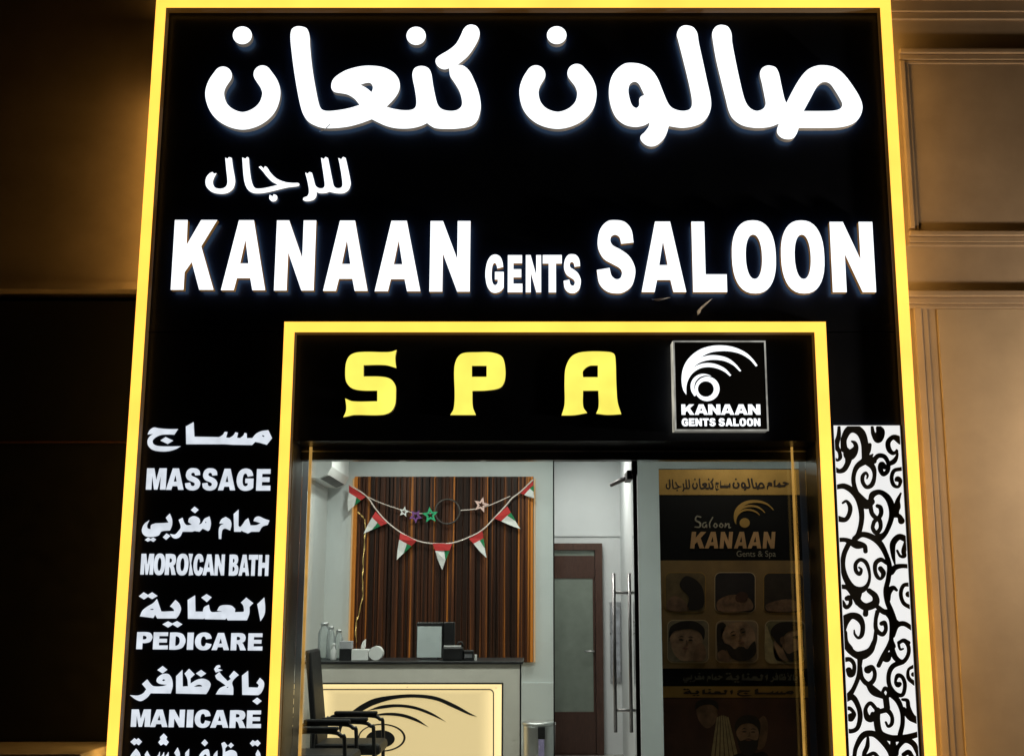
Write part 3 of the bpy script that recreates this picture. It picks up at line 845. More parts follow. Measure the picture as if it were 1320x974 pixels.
ARS.append(blk(175, 645, 7.333, [[(405,180,1),(440,160,1),(455,205),(480,230),(530,226,1),(495,200,1),(505,165),(550,145),(595,165),(605,200),(590,225,1),(620,215),(650,170),(695,148,1),(708,210),(695,275),(680,285,1),(630,262,1),(600,292,1),(555,285,1),(530,292,1),(440,292,1),(415,340),(375,357),(345,345),(322,312,1),(370,318),(400,290),(425,250)], [(652,200,1),(662,195,1),(668,207,1),(658,212,1)]]))
ARS.append(blk(175, 645, 7.333, dia((520,88),(555,55),(592,85),(558,117))))
ARS.append(blk(175, 645, 7.333, [[(125,185,1),(105,230),(110,260),(140,268,1),(145,230),(185,213,1),(270,210,1),(310,205,1),(283,160,1),(320,122,1),(340,175),(340,230),(320,280,1),(240,290),(215,325),(165,340),(100,338),(65,310),(58,270),(80,220)]]))
ARS.append(blk(175, 645, 7.333, dia((255,345),(290,308),(325,332),(285,368))))
ARS.append(blk(175, 645, 7.333, dia((85,370),(115,347),(140,360),(165,347),(190,365),(165,388),(137,374),(112,386))))
ARS.append(blk(175, 645, 7.333, dia((500,500),(538,502),(520,590),(540,700),(500,706),(512,600))))
ARS.append(blk(170, 755, 7.333, [[(1185,170,1),(1250,108,1),(1258,210),(1250,270),(1215,330,1)]]))
ARS.append(blk(170, 755, 7.333, [[(527,130,1),(595,88,1),(598,240,1),(670,240,1),(682,200),(725,175,1),(740,235),(760,245),(800,243),(860,240,1),(805,232,1),(830,190),(880,178),(940,185),(975,215,1),(970,245,1),(1050,243,1),(1060,232),(1050,180),(1030,155,1),(1080,108,1),(1145,160,1),(1110,195,1),(1108,260),(1085,322,1),(905,322,1),(893,300,1),(880,315,1),(690,312,1),(683,298,1),(675,310,1),(530,308,1)]]))
ARS.append(blk(170, 755, 7.333, dia((655,108),(705,75),(752,105),(707,150))))
ARS.append(blk(170, 755, 7.333, [[(235,122,1),(262,200),(275,238,1),(300,240,1),(400,235,1),(392,215),(360,190,1),(410,130,1),(445,165),(462,215),(440,275),(415,305,1),(240,305,1),(218,268,1),(200,300,1),(75,285,1),(100,230),(150,190),(200,160)], [(165,220,1),(190,212,1),(210,218,1),(190,226,1)]]))
ARS.append(blk(170, 755, 7.333, dia((65,95),(110,58),(150,82),(190,58),(240,92),(190,122),(150,100),(112,125))))
ARS.append(blk(170, 755, 7.333, dia((288,360),(340,332),(380,352),(425,330),(475,360),(430,390),(385,362),(340,390))))
ARS.append(blk(160, 850, 6.947, [[(1055,140,1),(1108,98,1),(1112,245,1),(1195,248,1),(1205,225),(1185,205,1),(1215,160,1),(1248,195),(1250,240),(1225,295),(1200,315,1),(1058,312,1)]]))
ARS.append(blk(160, 850, 6.947, dia((1148,368),(1190,337),(1230,368),(1190,400))))
ARS.append(blk(160, 850, 6.947, [[(815,140,1),(850,108,1),(880,145),(925,190,1),(955,170,1),(940,148,1),(982,98,1),(1025,135,1),(985,170),(965,205),(975,250),(975,312,1),(820,308,1),(855,255),(910,228,1),(865,195),(828,170)], [(915,243,1),(935,238,1),(932,247,1),(918,250,1)]]))
ARS.append(blk(160, 850, 6.947, [[(805,80,1),(830,50),(855,48),(860,65,1),(835,75,1),(880,92,1),(820,112,1)]]))
ARS.append(blk(160, 850, 6.947, [[(465,145,1),(520,90,1),(522,238,1),(572,235,1),(565,170),(540,122,1),(580,80,1),(630,130,1),(592,165,1),(592,212,1),(650,178),(705,168),(755,188),(772,220),(755,270),(733,305,1),(465,300,1)], [(620,240,1),(660,222),(690,225),(700,238,1)]]))
ARS.append(blk(160, 850, 6.947, dia((643,120),(688,90),(732,122),(688,152))))
ARS.append(blk(160, 850, 6.947, [[(205,175,1),(235,215),(262,235),(330,236),(385,222,1),(315,212),(290,190),(300,158),(345,126),(395,128),(425,170),(432,235),(415,300,1),(235,298,1),(205,335),(150,368),(100,352),(52,315,1),(120,318),(170,298),(198,262,1),(160,215,1)], [(335,185,1),(350,171,1),(370,178,1),(355,190,1)]]))
ARS.append(blk(160, 850, 6.947, dia((297,90),(343,55),(385,88),(343,120))))
for l in ([[(90,177,1),(125,145,1),(142,158,1),(160,145,1),(192,177,1),(165,207,1),(142,192,1),(125,207,1)]],
          [[(340,180,1),(360,155,1),(355,135,1),(387,103,1),(418,135,1),(410,155,1),(432,180,1),(410,210,1),(387,195,1),(362,210,1)]],
          dia((725,187),(755,155),(783,187),(757,217)), [[(1160,190,1),(1185,162,1),(1205,175,1),(1228,160,1),(1255,190,1),(1230,218,1),(1205,203,1),(1185,218,1)]],
          dia((965,210),(990,185),(1015,208),(990,233)),
          [[(140,238,1),(172,280),(182,330),(182,380,1),(60,380,1),(95,295)], [(120,318,1),(135,298,1),(150,318,1),(135,330,1)]],
          [[(240,258,1),(262,300),(290,330,1),(335,300),(352,265,1),(352,320,1),(375,295),(390,268,1),(392,320,1),(412,295),(430,268,1),(432,330,1),(480,330,1),(500,310),(483,275,1),(512,228,1),(532,285),(525,380,1),(262,382,1),(215,420,1),(200,400,1),(232,345),(218,290,1)]],
          [[(615,240,1),(612,330,1),(700,330,1),(712,290),(750,250),(785,245),(798,285),(800,330,1),(830,330,1),(838,290),(868,255,1),(868,330,1),(915,330,1),(918,250),(905,190,1),(930,178,1),(960,212,1),(938,235,1),(938,268,1),(990,250),(1035,268),(1050,320),(1060,330,1),(1195,330,1),(1215,310),(1212,285,1),(1230,248,1),(1252,285),(1250,340),(1230,385,1),(580,385,1),(582,275,1)], [(740,305,1),(760,285,1),(775,300,1),(760,315,1)]]):
    ARS.append(blk(155, 930, 6.947, l))
for l in ARS:
    small = abs(area(l[0])) < 75
    plate('letter_dot' if small else 'arabic_letter', pxloops(l, YS), YS, YS + DS, TX, svc)

# ------------------------------------------------------------------ scrollwork light panel
YP = YF - 0.02
pz = Z(548, YP)
px0, px1 = X(1074.5, 548, YP), X(1160, 548, YP)
scr = thing('scroll_panel', 'tall white lit panel with black curling scrollwork', 'light panel', ((px0 + px1) / 2, YF, 0.3))
box('light_sheet', px0, px1, YP + 0.004, YF, 0.3, pz, M['panel_lit'], scr)
S1 = [[(150,250,22),(148,170,20),(185,95,25),(240,80,28),(295,120,28),(322,200,25),(328,280,25),(335,335,30)], [(165,250,15),(190,300,35),(225,280,30),(250,235,16),(240,200,12),(215,185,6)], [(190,320,25),(180,370,18),(150,420,17),(110,435,14),(80,420,14)],
 [(108,55,10),(105,140,14),(85,220,18),(110,270,12),(118,320,12),(95,345,8),(80,330,6)], [(385,60,10),(395,120,14),(435,165,28),(455,110,30),(440,75,18)], [(365,215,12),(355,265,14),(335,320,8)], [(390,295,5),(370,320,14),(400,350,18)],
 [(330,345,25),(265,390,18),(235,450,14),(230,530,14),(260,620,14),(310,690,20)], [(330,350,20),(390,400,18),(405,470,12),(385,545,15),(340,568,12),(308,530,12),(305,480,12),(330,448,10),(348,470,8),(342,495,5)],
 [(400,340,15),(440,305,15),(490,315,14),(520,370,12),(515,430,14),(480,460,14),(455,420,16),(465,380,20),(490,400,16)], [(525,375,14),(570,350,16),(595,300,10),(590,260,8)], [(625,180,26),(565,150,16),(520,190,16),(525,250,16),(560,285,12),(595,265,8)],
 [(635,415,12),(570,430,12),(548,490,12),(565,550,12),(605,565,10),(622,520,12),(600,500,18),(585,510,10)], [(80,570,14),(150,560,18),(220,600,20),(270,670,20),(295,770,18),(295,860,16),(270,960,16),(240,1000,18)],
 [(90,830,20),(160,840,15),(195,790,14),(200,730,14),(170,685,10),(140,700,8)], [(260,620,14),(330,710,32),(380,690,22)], [(370,690,14),(390,630,20),(450,610,16),(510,650,20),(545,720,22),(550,800,18),(530,880,16),(490,960,16),(430,1000,30)],
 [(370,720,14),(385,790,14),(430,830,14),(460,790,14),(455,740,14),(430,725,12)], [(400,860,12),(390,910,12),(420,950,14),(455,910,12),(450,850,14),(425,835,14),(400,860,12)], [(545,730,20),(590,740,25),(600,680,14),(625,620,6)], [(560,800,18),(610,810,14),(630,850,22)], [(590,740,20),(585,800,18)]]
S2 = [[(100,100,14),(160,100,14),(210,120,20),(260,140,28),(320,150,15),(330,195,14)], [(240,90,18),(300,55,18),(380,75,20),(450,130,20),(500,220,16),(530,320,16),(520,430,16),(500,520,16),(510,610,16),(545,700,18),(580,800,18)],
 [(190,130,16),(150,220,16),(140,320,16),(165,420,20),(220,500,22),(290,520,22),(345,480,12),(365,400,10),(340,300,12),(290,265,12),(248,300,12),(250,360,12),(280,385,12),(295,350,10),(275,330,6)], [(510,300,10),(460,265,14),(415,295,14),(410,360,12),(430,410,12),(460,425,10),(480,380,16),(455,340,16)],
 [(670,95,20),(610,75,20),(560,130,20),(560,220,14),(575,300,6)], [(680,110,20),(650,190,16),(655,235,12),(620,235,10),(595,190,8)], [(545,370,20),(580,330,18),(640,318,14),(720,325,14)], [(520,600,14),(520,540,22),(560,500,14),(590,520,10)], [(720,475,14),(650,480,12),(625,550,12),(650,630,12),(720,670,14)], [(690,555,20)],
 [(125,490,14),(180,500,16),(225,550,20),(270,620,25)], [(135,620,14),(170,665,12),(205,630,12),(195,580,12),(175,590,16)], [(270,540,25),(265,610,22),(330,660,25),(410,630,26),(410,570,20),(360,525,16)], [(335,660,14),(330,720,18)], [(430,660,14),(480,700,18),(545,720,16)],
 [(130,830,35),(150,780,35),(210,735,22),(270,750,24),(305,810,16),(300,890,14),(270,920,10),(240,890,8),(235,855,4)], [(140,880,30),(150,960,30),(200,1010,20)], [(430,700,14),(415,770,12),(420,850,14),(470,890,14),(500,850,12),(490,795,14),(465,800,14)], [(500,700,16),(540,760,14),(550,840,14),(545,930,14),(560,990,18)],
 [(560,900,14),(590,820,16),(650,800,16),(720,840,14)], [(580,800,28)], [(610,960,12),(650,935,10),(690,960,12)], [(415,850,10),(410,930,14),(390,1000,14)]]
S3 = [[(150,0,22),(185,70,22),(240,120,22),(300,130,30),(370,90,22),(405,10,14)], [(285,140,20),(280,220,14),(270,310,14),(230,410,14),(190,470,20)], [(140,170,16),(200,165,14),(235,210,12),(228,280,14),(200,295,16),(190,255,20)],
 [(285,230,12),(300,320,14),(350,370,16),(395,340,14),(408,280,12),(385,230,14),(350,250,26)], [(350,370,16),(400,430,28),(470,470,18)], [(470,440,10),(495,405,12),(525,440,12),(500,490,12),(470,440,10)], [(500,490,20),(510,570,20)],
 [(440,215,14),(475,140,14),(520,60,14),(545,0,14)], [(470,150,14),(510,160,22),(530,120,14)], [(545,60,18),(580,150,18),(640,185,14),(685,130,12),(690,60,12),(655,10,12),(610,30,10),(620,80,8),(645,75,6)],
 [(640,185,16),(560,220,16),(525,290,14),(530,380,14),(580,450,14),(640,460,12),(660,380,12),(640,315,12),(600,300,14),(580,350,10),(600,375,18),(615,370,14)], [(740,220,12),(690,250,10),(690,320,12),(740,365,14)], [(730,290,14)],
 [(540,460,14),(600,510,18),(635,600,14),(640,700,14),(620,790,16)], [(640,500,10),(680,510,12),(690,570,14),(720,640,18),(760,670,18)], [(650,580,14),(700,650,18),(760,680,18)], [(145,500,25),(220,480,20),(270,560,16),(285,650,16),(260,740,14),(200,765,14),(150,740,14)], [(160,580,12),(200,575,12),(235,620,12),(205,650,28)],
 [(420,580,12),(370,530,12),(330,580,12),(345,650,20),(380,660,22),(390,620,14)], [(430,590,20),(425,680,22),(450,780,22),(530,820,22),(600,825,22),(680,815,20),(770,790,18)], [(450,600,16),(510,590,16),(550,640,12),(550,700,12),(520,725,10),(500,690,8)],
 [(235,990,12),(250,900,14),(310,800,20),(390,785,20),(460,830,22),(530,920,20),(560,1000,20)], [(350,820,10),(345,890,14),(320,950,14),(315,1000,10)], [(350,970,12),(400,950,12),(440,990,12)], [(560,860,18),(570,950,28),(600,900,14),(660,840,18),(730,870,18),(770,950,14)], [(650,960,14),(690,940,16),(720,980,14)],
 [(235,990,12),(235,1080,14),(260,1160,16),(330,1210,16)], [(560,1000,20),(570,1100,18),(520,1180,16)], [(315,1000,12),(330,1060,12),(390,1080,12),(440,1040,12),(440,990,12)], [(720,980,14),(720,1040,14),(670,1060,14),(650,1000,12)], [(770,950,14),(775,1060,16),(730,1150,18),(640,1180,16)]]
strk = [[(p[0], p[1], (p[2] * 1.16 + 0.42) if p[2] > 1.6 else p[2] + 0.3) for p in st] for st in strokes_px(1065, 540, 6.493, S1) + strokes_px(1065, 680, 6.493, S2) + strokes_px(1065, 824, 6.493, S3)]
def seg_x(px, py): return CX + (px - CX) * (py + 7400) / (548 + 7400)
clip = [(1075.2, 549), (1159.3, 549), (seg_x(1159.3, 1020), 1020), (seg_x(1075.2, 1020), 1020)]
bm = bmesh.new()
for lp in brush(strk, clip):
    add_plate(bm, pxloops(lp, YP), YP, YP + 0.0035, 0, 0)
link_bm('scrollwork', bm, M['scroll'], scr)
box('side_rail', px0 - 0.012, px0 - 0.001, YP - 0.003, YF, 0.3, pz, M['scroll'], scr)
box('side_rail', px1 + 0.001, px1 + 0.012, YP - 0.003, YF, 0.3, pz, M['scroll'], scr)

# ------------------------------------------------------------------ glass front
zh = Z(593.5, YG)
z_soff = zfb
hd = thing('door_header', 'dark metal rail above the shop glass', 'header rail', (0, YG, zh))
box('rail', ixl1 - 0.004, ixr1 + 0.004, YG - 0.05, YG + 0.05, zh, z_soff + 0.001, M['darkmetal'], hd)
box('cover_strip', ixl1 - 0.003, ixr1 + 0.003, YG - 0.056, YG - 0.0505, zh + 0.05, zh + 0.058, M['steel'], hd)
xdl, xdr = X(713, 700, YG), X(815.5, 600, YG)
def pane(label, x0, x1):
    r = thing('window_pane', label, 'window', ((x0 + x1) / 2, YG, 0))
    box('pane', x0, x1, YG - 0.005, YG + 0.005, 0.03, zh - 0.001, M['glass'], r)
    box('floor_channel', x0, x1, YG - 0.02, YG + 0.02, 0, 0.028, M['alu'], r)
    return r
pl = pane('fixed clear glass pane in front of the reception desk', ixl1 - 0.003, xdl)
pr = pane('fixed clear glass pane in front of the brown poster', xdr + 0.03, ixr1 + 0.003)
xa = X(381, 620, YG); box('edge_trim', xa, xa + 0.016, YG - 0.012, YG - 0.006, 0.03, zh - 0.001, M['alu'], pl)
xa = X(1044, 620, YG); box('edge_trim', xa, xa + 0.012, YG - 0.012, YG - 0.006, 0.03, zh - 0.001, M['alu'], pr)
xa = X(400, 600, YG - 0.07); box('reflection_line', xa - 0.008, xa + 0.008, YG - 0.08, YG - 0.062, 0.03, z_soff - 0.001, M['gold_reflection'], pl)  # mirrored light frame, built as a thin glowing bar before the glass
xa = X(1021.5, 600, YG - 0.07); box('reflection_line', xa - 0.006, xa + 0.006, YG - 0.08, YG - 0.062, 0.03, z_soff - 0.001, M['gold_reflection'], pr)
box('edge_seal', xdl, xdl + 0.008, YG - 0.006, YG + 0.006, 0.03, zh - 0.001, M['darkmetal'], pl)

# open door leaf, swung in, seen edge-on
dr = thing('glass_door', 'open glass door leaf swung inward with long pull handles', 'door', (xdr + 0.012, YG, 0))
ang = R(87)
LEAF = 0.66
ux, uy = math.cos(ang), math.sin(ang)
def leaf_pt(u, n, z):   # u along the leaf, n to its left side
    return (xdr + 0.012 + ux * u - uy * n, YG + uy * u + ux * n, z)
def leaf_box(name, u0, u1, n0, n1, z0, z1, mat, par):
    bm = bmesh.new()
    add_box(bm, u0, u1, n0, n1, z0, z1)
    for v in bm.verts: v.co = Vector(leaf_pt(v.co.x, v.co.y, v.co.z))
    return link_bm(name, bm, mat, par)
leaf_box('pane', 0.0, LEAF, -0.006, 0.006, 0.05, zh - 0.01, M['glass'], dr)
leaf_box('stile', -0.008, 0.014, -0.013, 0.013, 0.03, zh - 0.012, M['darkmetal'], dr)
leaf_box('hinge_patch', -0.012, 0.16, -0.018, 0.018, zh - 0.09, zh - 0.004, M['darkmetal'], dr)
for sgn, n in ((1, 0.135), (1, 0.030)):
    h0, h1 = 0.66, 1.70
    h = tube('pull_handle', [leaf_pt(LEAF - 0.08, n, h0), leaf_pt(LEAF - 0.08, n, h1)], 0.012, pbr('satin_handle', (0.22, 0.22, 0.22), 0.35, 0.8), dr, 14)
    for z in (h0 + 0.14, h1 - 0.13):
        tube('standoff', [leaf_pt(LEAF - 0.08, sgn * 0.006, z), leaf_pt(LEAF - 0.08, n - sgn * 0.012, z)], 0.010, M['steel'], h, 12)
cl_ = thing('door_closer', 'dark door closer with folding arm at the top of the door', 'door closer', (X(800, 620, YG + .25), YG + 0.3, zh - 0.15))
a0, a1, a2 = at(813, 613, YG + 0.12), at(800, 619, YG + 0.35), at(788, 625, YG + 0.5)
box('closer_body', a0.x - 0.03, a0.x + 0.01, YG + 0.05, YG + 0.28, a0.z - 0.03, a0.z + 0.03, M['darkmetal'], cl_, 0.006)
tube('arm', [a0, a1, a2], [0.018, 0.016, 0.012], M['darkmetal'], cl_)

# ------------------------------------------------------------------ salon room
ZC = 3.0
XL, XRR = -2.0, 2.2
tag(box('floor', XL - 0.1, XRR, YG + 0.1, YC + 0.2, -0.05, 0.004, M['tile']), kind='structure')
tag(box('ceiling', XL - 0.1, XRR, YG + 0.201, YC + 0.2, ZC, ZC + 0.1, M['ceil']), kind='structure')
xco = X(713.5, 800, YB)
w1 = thing('room_wall', 'pale grey wall behind the reception desk and timber panel', 'wall', (-1, YB, 0))
bm = bmesh.new(); add_box(bm, XL - 0.1, xco, YB, YC + 0.2, 0.004, ZC); link_bm('wall_face', bm, M['room'], w1)
zd = Z(879, YB)
box('skirting_panel', X(671, 900, YB - .03), xco + 0.004, YB - 0.03, YB - 0.001, 0.005, zd, M['room'], w1, 0.004)
w2 = thing('room_wall', 'pale side wall on the left carrying the air conditioner', 'wall', (XL, 2, 0))
box('wall_face', XL - 0.1, XL, YG + 0.201, YB - 0.001, 0.004, ZC, M['room'], w2)
w3 = thing('room_wall', 'pale end wall of the passage with the wooden door', 'wall', (0.5, YC, 0))
box('wall_face', xco + 0.001, 1.4, YC, YC + 0.2, 0.004, ZC, M['room'], w3)
box('ledge_trim', xco + 0.001, 1.4, YC - 0.02, YC - 0.001, Z(691, YC), Z(688, YC), M['room'], w3)
xr3 = X(824, 800, 3.0)
w4 = thing('room_wall', 'pale wall between the open door and the brown poster', 'wall', (1.5, 3, 0))
box('wall_face', xr3, XRR, 3.0, YC + 0.2, 0.004, ZC, M['room'], w4)
w5 = thing('room_wall', 'pale side wall hidden behind the brown poster', 'wall', (XRR, 2, 0))
box('wall_face', XRR, XRR + 0.1, YG + 0.201, 3.2, 0.004, ZC, M['room'], w5)

def downlight(x, y, e, col=(1.0, 0.97, 0.90), r=0.09):
    t = thing('ceiling_light', 'round recessed ceiling lamp inside the salon', 'ceiling lamp', (x, y, ZC), 'ceiling lamps in the salon')
    lathe('trim_ring', [(r + 0.02, 0.0), (r + 0.02, -0.008), (r, -0.012), (r, 0.0)], (x, y, ZC - 0.001), M['white'], t)
    L = bpy.data.lights.new('lamp_glow', 'AREA'); L.shape = 'DISK'; L.size = r * 2; L.energy = e; L.color = col
    o = bpy.data.objects.new('lamp_glow', L); COL.objects.link(o); o.parent = t; o.location = (0, 0, -0.03)
for x, y, e in ((-1.3, 0.95, 26), (-0.2, 0.95, 24), (-1.3, 3.0, 13), (-0.2, 3.0, 15), (0.45, 4.2, 11), (1.35, 0.62, 9)):  # the lamp just in front of the poster is added to light its face
    downlight(x, y, e)

# timber feature panel
tx0, tx1 = X(453, 750, YB - 0.05), X(687.5, 750, YB - 0.05)
tz1 = Z(613.5, YB - 0.05)
tz0 = Z(853, YB - 0.05)
tp = thing('timber_panel', 'dark striped timber feature panel behind the desk', 'wall panel', ((tx0 + tx1) / 2, YB, 0.3))
bm = bmesh.new()
add_box(bm, tx0, tx1, YB - 0.02, YB - 0.001, tz0, tz1)
x = tx0
while x < tx1 - 0.02:
    w = min(random.uniform(0.03, 0.075), tx1 - x)
    d = random.uniform(0.03, 0.055)
    add_box(bm, x, x + w - 0.004, YB - 0.02 - d, YB - 0.0205, tz0, tz1 - random.uniform(0.002, 0.012), 0.003)
    x += w
link_bm('slats', bm, M['timber'], tp)
for xx in (tx0 - 0.02, tx1 + 0.006):
    box('edge_light', xx, xx + 0.012, YB - 0.02, YB - 0.002, tz0, tz1 - 0.02, glow('amber_edge_light', (1, 0.5, 0.15), 0.5), tp)

# bunting and star garland in front of it
YN = YB - 0.12
def nz(px, py): return at(360 + px / 3.667, 560 + py / 3.667, YN)
bt = thing('flag_bunting', 'string of small red white and green pennants across the timber panel', 'bunting', tuple(nz(770, 515)))
rope = [(330, 235), (412, 290), (455, 350), (510, 412), (575, 462), (650, 500), (725, 514), (815, 512), (895, 485), (960, 450), (1015, 395), (1075, 330), (1100, 300), (1140, 270), (1200, 212)]
tube('string', [nz(*p) for p in smooth_open(rope, 3)], 0.007, M['cord'], bt, 6)
def flag(a, b_, tip, dark=False):
    A, B, T = np.array(a, float), np.array(b_, float), np.array(tip, float)
    f = None
    def strip(pts, mat, name, par, dy):
        bm = bmesh.new()
        lp = [[(nz(*p).x, nz(*p).z) for p in pts]]
        add_plate(bm, lp, YN - 0.004 + dy, YN + 0.002 + dy, 0, 0)
        # gentle flutter
        for v in bm.verts: v.co.y += 0.012 * math.sin(v.co.x * 45 + v.co.z * 30)
        return link_bm(name, bm, mat, par)
    q = 0.27
    a2, b2 = A + (T - A) * q, B + (T - B) * q
    m = a2 + (b2 - a2) * 0.62
    bul = (b2 + T) / 2 + (b2 - a2) * 0.12
    f = strip([tuple(A), tuple(B), tuple(b2), tuple(a2)], M['red'], 'pennant', bt, 0)
    strip([tuple(a2), tuple(m), tuple((m + T) / 2 + (b2 - a2) * 0.16), tuple(T), tuple((a2 + T) / 2 - (b2 - a2) * 0.05)], M['flagwhite'], 'white_band', f, 0.001)
    strip([tuple(m + (b2 - a2) * 0.01), tuple(b2), tuple((b2 * 1.3 + T * 0.7) / 2), tuple((m + T) / 2 + (b2 - a2) * 0.18)], M['green'], 'green_band', f, 0.001)
flag((330, 240), (410, 292), (325, 362)); flag((455, 362), (510, 418), (398, 468)); flag((572, 460), (650, 502), (556, 592)); flag((725, 514), (818, 513), (770, 640))
flag((895, 490), (960, 455), (980, 582)); flag((1015, 395), (1078, 338), (1140, 445)); flag((1140, 278), (1200, 215), (1205, 300))
sg = thing('star_garland', 'thin cord with small stars and a dark hoop above the pennants', 'garland', tuple(nz(700, 360)))
YN2 = YN
for seg_ in ([(412, 290), (470, 318), (560, 350), (640, 370), (712, 372), (738, 366)], [(850, 358), (920, 352), (990, 335), (1092, 290)]):
    tube('cord', [nz(*p) for p in smooth_open(seg_, 3)], 0.005, M['cord'], sg, 6)
def star(cx, cy, r, mat, rot=0.0):
    def pts(k):
        return [(cx + k * (r if i % 2 == 0 else r * 0.45) * math.sin(rot + i * math.pi / 5), cy - k * (r if i % 2 == 0 else r * 0.45) * math.cos(rot + i * math.pi / 5)) for i in range(10)]
    lp = [[(nz(*p).x, nz(*p).z) for p in pts(1)], [(nz(*p).x, nz(*p).z) for p in pts(0.45)]]
    plate('star', lp, YN - 0.012, YN - 0.004, mat, sg)
star(590, 364, 26, M['flagwhite'], 0.2); star(645, 385, 34, M['purple'], 0.6); star(714, 380, 40, M['emerald'], -0.1); star(955, 332, 38, M['pink'], 0.25)
c = nz(795, 363); rr = (nz(853, 363) - c).length
tube('hoop', [c + Vector((rr * math.cos(2 * math.pi * k / 32), 0, rr * math.sin(2 * math.pi * k / 32))) for k in range(32)], 0.009, pbr('dark_hoop', (0.05, 0.04, 0.035), 0.5), sg, 8, closed=True)
tn = tag(tube('tinsel_cord', [nz(*p) + Vector((0, 0.02 * math.sin(i * 1.3), 0)) for i, p in enumerate(smooth_open([(370, 365), (400, 395), (407, 440), (402, 520), (396, 620), (394, 700), (395, 760), (375, 850), (362, 900), (364, 980)], 5))],
    [0.006 + 0.003 * math.sin(i * 2.1) for i in range(46)], M['gold'], None, 7, loc=tuple(nz(400, 600))), 'gold tinsel cord hanging down the left side of the timber panel', 'tinsel')

# air conditioner on the left wall
ac = thing('air_conditioner', 'white wall air conditioner high on the left wall', 'air conditioner', (XL, 3.5, 2.6))
zac = 2.56
bm = bmesh.new()
prof = [(XL + 0.001, zac + 0.30), (XL + 0.17, zac + 0.30), (XL + 0.21, zac + 0.27), (XL + 0.215, zac + 0.10), (XL + 0.18, zac + 0.03), (XL + 0.10, zac), (XL + 0.001, zac + 0.01)]
f0 = [bm.verts.new((p[0], 2.95, p[1])) for p in prof]; f1 = [bm.verts.new((p[0], 3.88, p[1])) for p in prof]
bm.faces.new(f0); bm.faces.new(f1[::-1])
for i in range(len(prof)): bm.faces.new((f0[i], f0[(i + 1) % 7], f1[(i + 1) % 7], f1[i]))
link_bm('casing', bm, M['white'], ac)
bm = bmesh.new()
vs4 = [bm.verts.new(p) for p in ((XL + 0.11, 3.02, zac - 0.001), (XL + 0.185, 3.02, zac + 0.030), (XL + 0.185, 3.82, zac + 0.030), (XL + 0.11, 3.82, zac - 0.001))]
bm.faces.new(vs4); link_bm('air_outlet', bm, M['black'], ac)

# ------------------------------------------------------------------ reception desk
YD = 2.4
dx0, dx1 = XL + 0.03, X(671, 870, YD)
dz1 = Z(855.5, YD)
desk = thing('reception_desk', 'pale reception desk with a warm backlit front panel', 'desk', ((dx0 + dx1) / 2, YD + 0.3, 0))
qx0, qx1, qz1, qz0 = X(402.5, 900, YD), X(648, 900, YD), Z(880, YD), 0.22
plate('front_frame', [[(dx0, 0.01), (dx1, 0.01), (dx1, dz1), (dx0, dz1)], [(qx0, qz0), (qx1, qz0), (qx1, qz1), (qx0, qz1)]], YD, YD + 0.05, M['deskbody'], desk)
box('side_panel', dx1 - 0.03, dx1 - 0.001, YD + 0.051, YD + 0.62, 0.01, dz1 - 0.001, M['deskbody'], desk)
box('edge_profile', dx1 - 0.006, dx1 + 0.006, YD - 0.006, YD - 0.001, 0.01, dz1 - 0.001, M['black'], desk)
box('worktop', dx0 - 0.01, dx1 + 0.02, YD - 0.03, YD + 0.66, dz1 + 0.001, dz1 + 0.022, M['black'], desk, 0.004)
plate('panel_reveal', [[(qx0 - 0.004, qz0 - 0.004), (qx1 + 0.004, qz0 - 0.004), (qx1 + 0.004, qz1 + 0.004), (qx0 - 0.004, qz1 + 0.004)], [(qx0 + 0.008, qz0 + 0.008), (qx1 - 0.008, qz0 + 0.008), (qx1 - 0.008, qz1 - 0.008), (qx0 + 0.008, qz1 - 0.008)]], YD - 0.004, YD + 0.03, M['black'], desk)
# backlit sheet: a lamp box whose tubes run along its edges
mlp = bpy.data.materials.new('warm_backlit_sheet'); mlp.use_nodes = True
nt = mlp.node_tree; b = nt.nodes["Principled BSDF"]
b.inputs["Base Color"].default_value = (0.35, 0.28, 0.18, 1); b.inputs["Roughness"].default_value = 0.3
tcn = nt.nodes.new("ShaderNodeTexCoord"); vm = nt.nodes.new("ShaderNodeVectorMath"); vm.operation = 'SUBTRACT'
vm.inputs[1].default_value = (0.5, 0.5, 0.5)
ab = nt.nodes.new("ShaderNodeVectorMath"); ab.operation = 'ABSOLUTE'
sp = nt.nodes.new("ShaderNodeSeparateXYZ"); mxm = nt.nodes.new("ShaderNodeMath"); mxm.operation = 'MAXIMUM'
pw = nt.nodes.new("ShaderNodeMapRange"); pw.interpolation_type = 'SMOOTHSTEP'
pw.inputs[1].default_value = 0.36; pw.inputs[2].default_value = 0.5; pw.inputs[3].default_value = 0.82; pw.inputs[4].default_value = 1.5
nt.links.new(tcn.outputs["Generated"], vm.inputs[0]); nt.links.new(vm.outputs[0], ab.inputs[0]); nt.links.new(ab.outputs[0], sp.inputs[0])
nt.links.new(sp.outputs[0], mxm.inputs[0]); nt.links.new(sp.outputs[2], mxm.inputs[1]); nt.links.new(mxm.outputs[0], pw.inputs[0])
nt.links.new(pw.outputs[0], b.inputs["Emission Strength"])
b.inputs["Emission Color"].default_value = (1.0, 0.70, 0.34, 1)
box('backlit_panel', qx0 + 0.002, qx1 - 0.002, YD + 0.02, YD + 0.045, qz0 + 0.002, qz1 - 0.002, mlp, desk)
def dk(l): return [[(at(360 + p[0] / 3.667, 760 + p[1] / 3.667, YD + 0.015).x, at(360 + p[0] / 3.667, 760 + p[1] / 3.667, YD + 0.015).z) for p in q] for q in l]
BK = M['black']
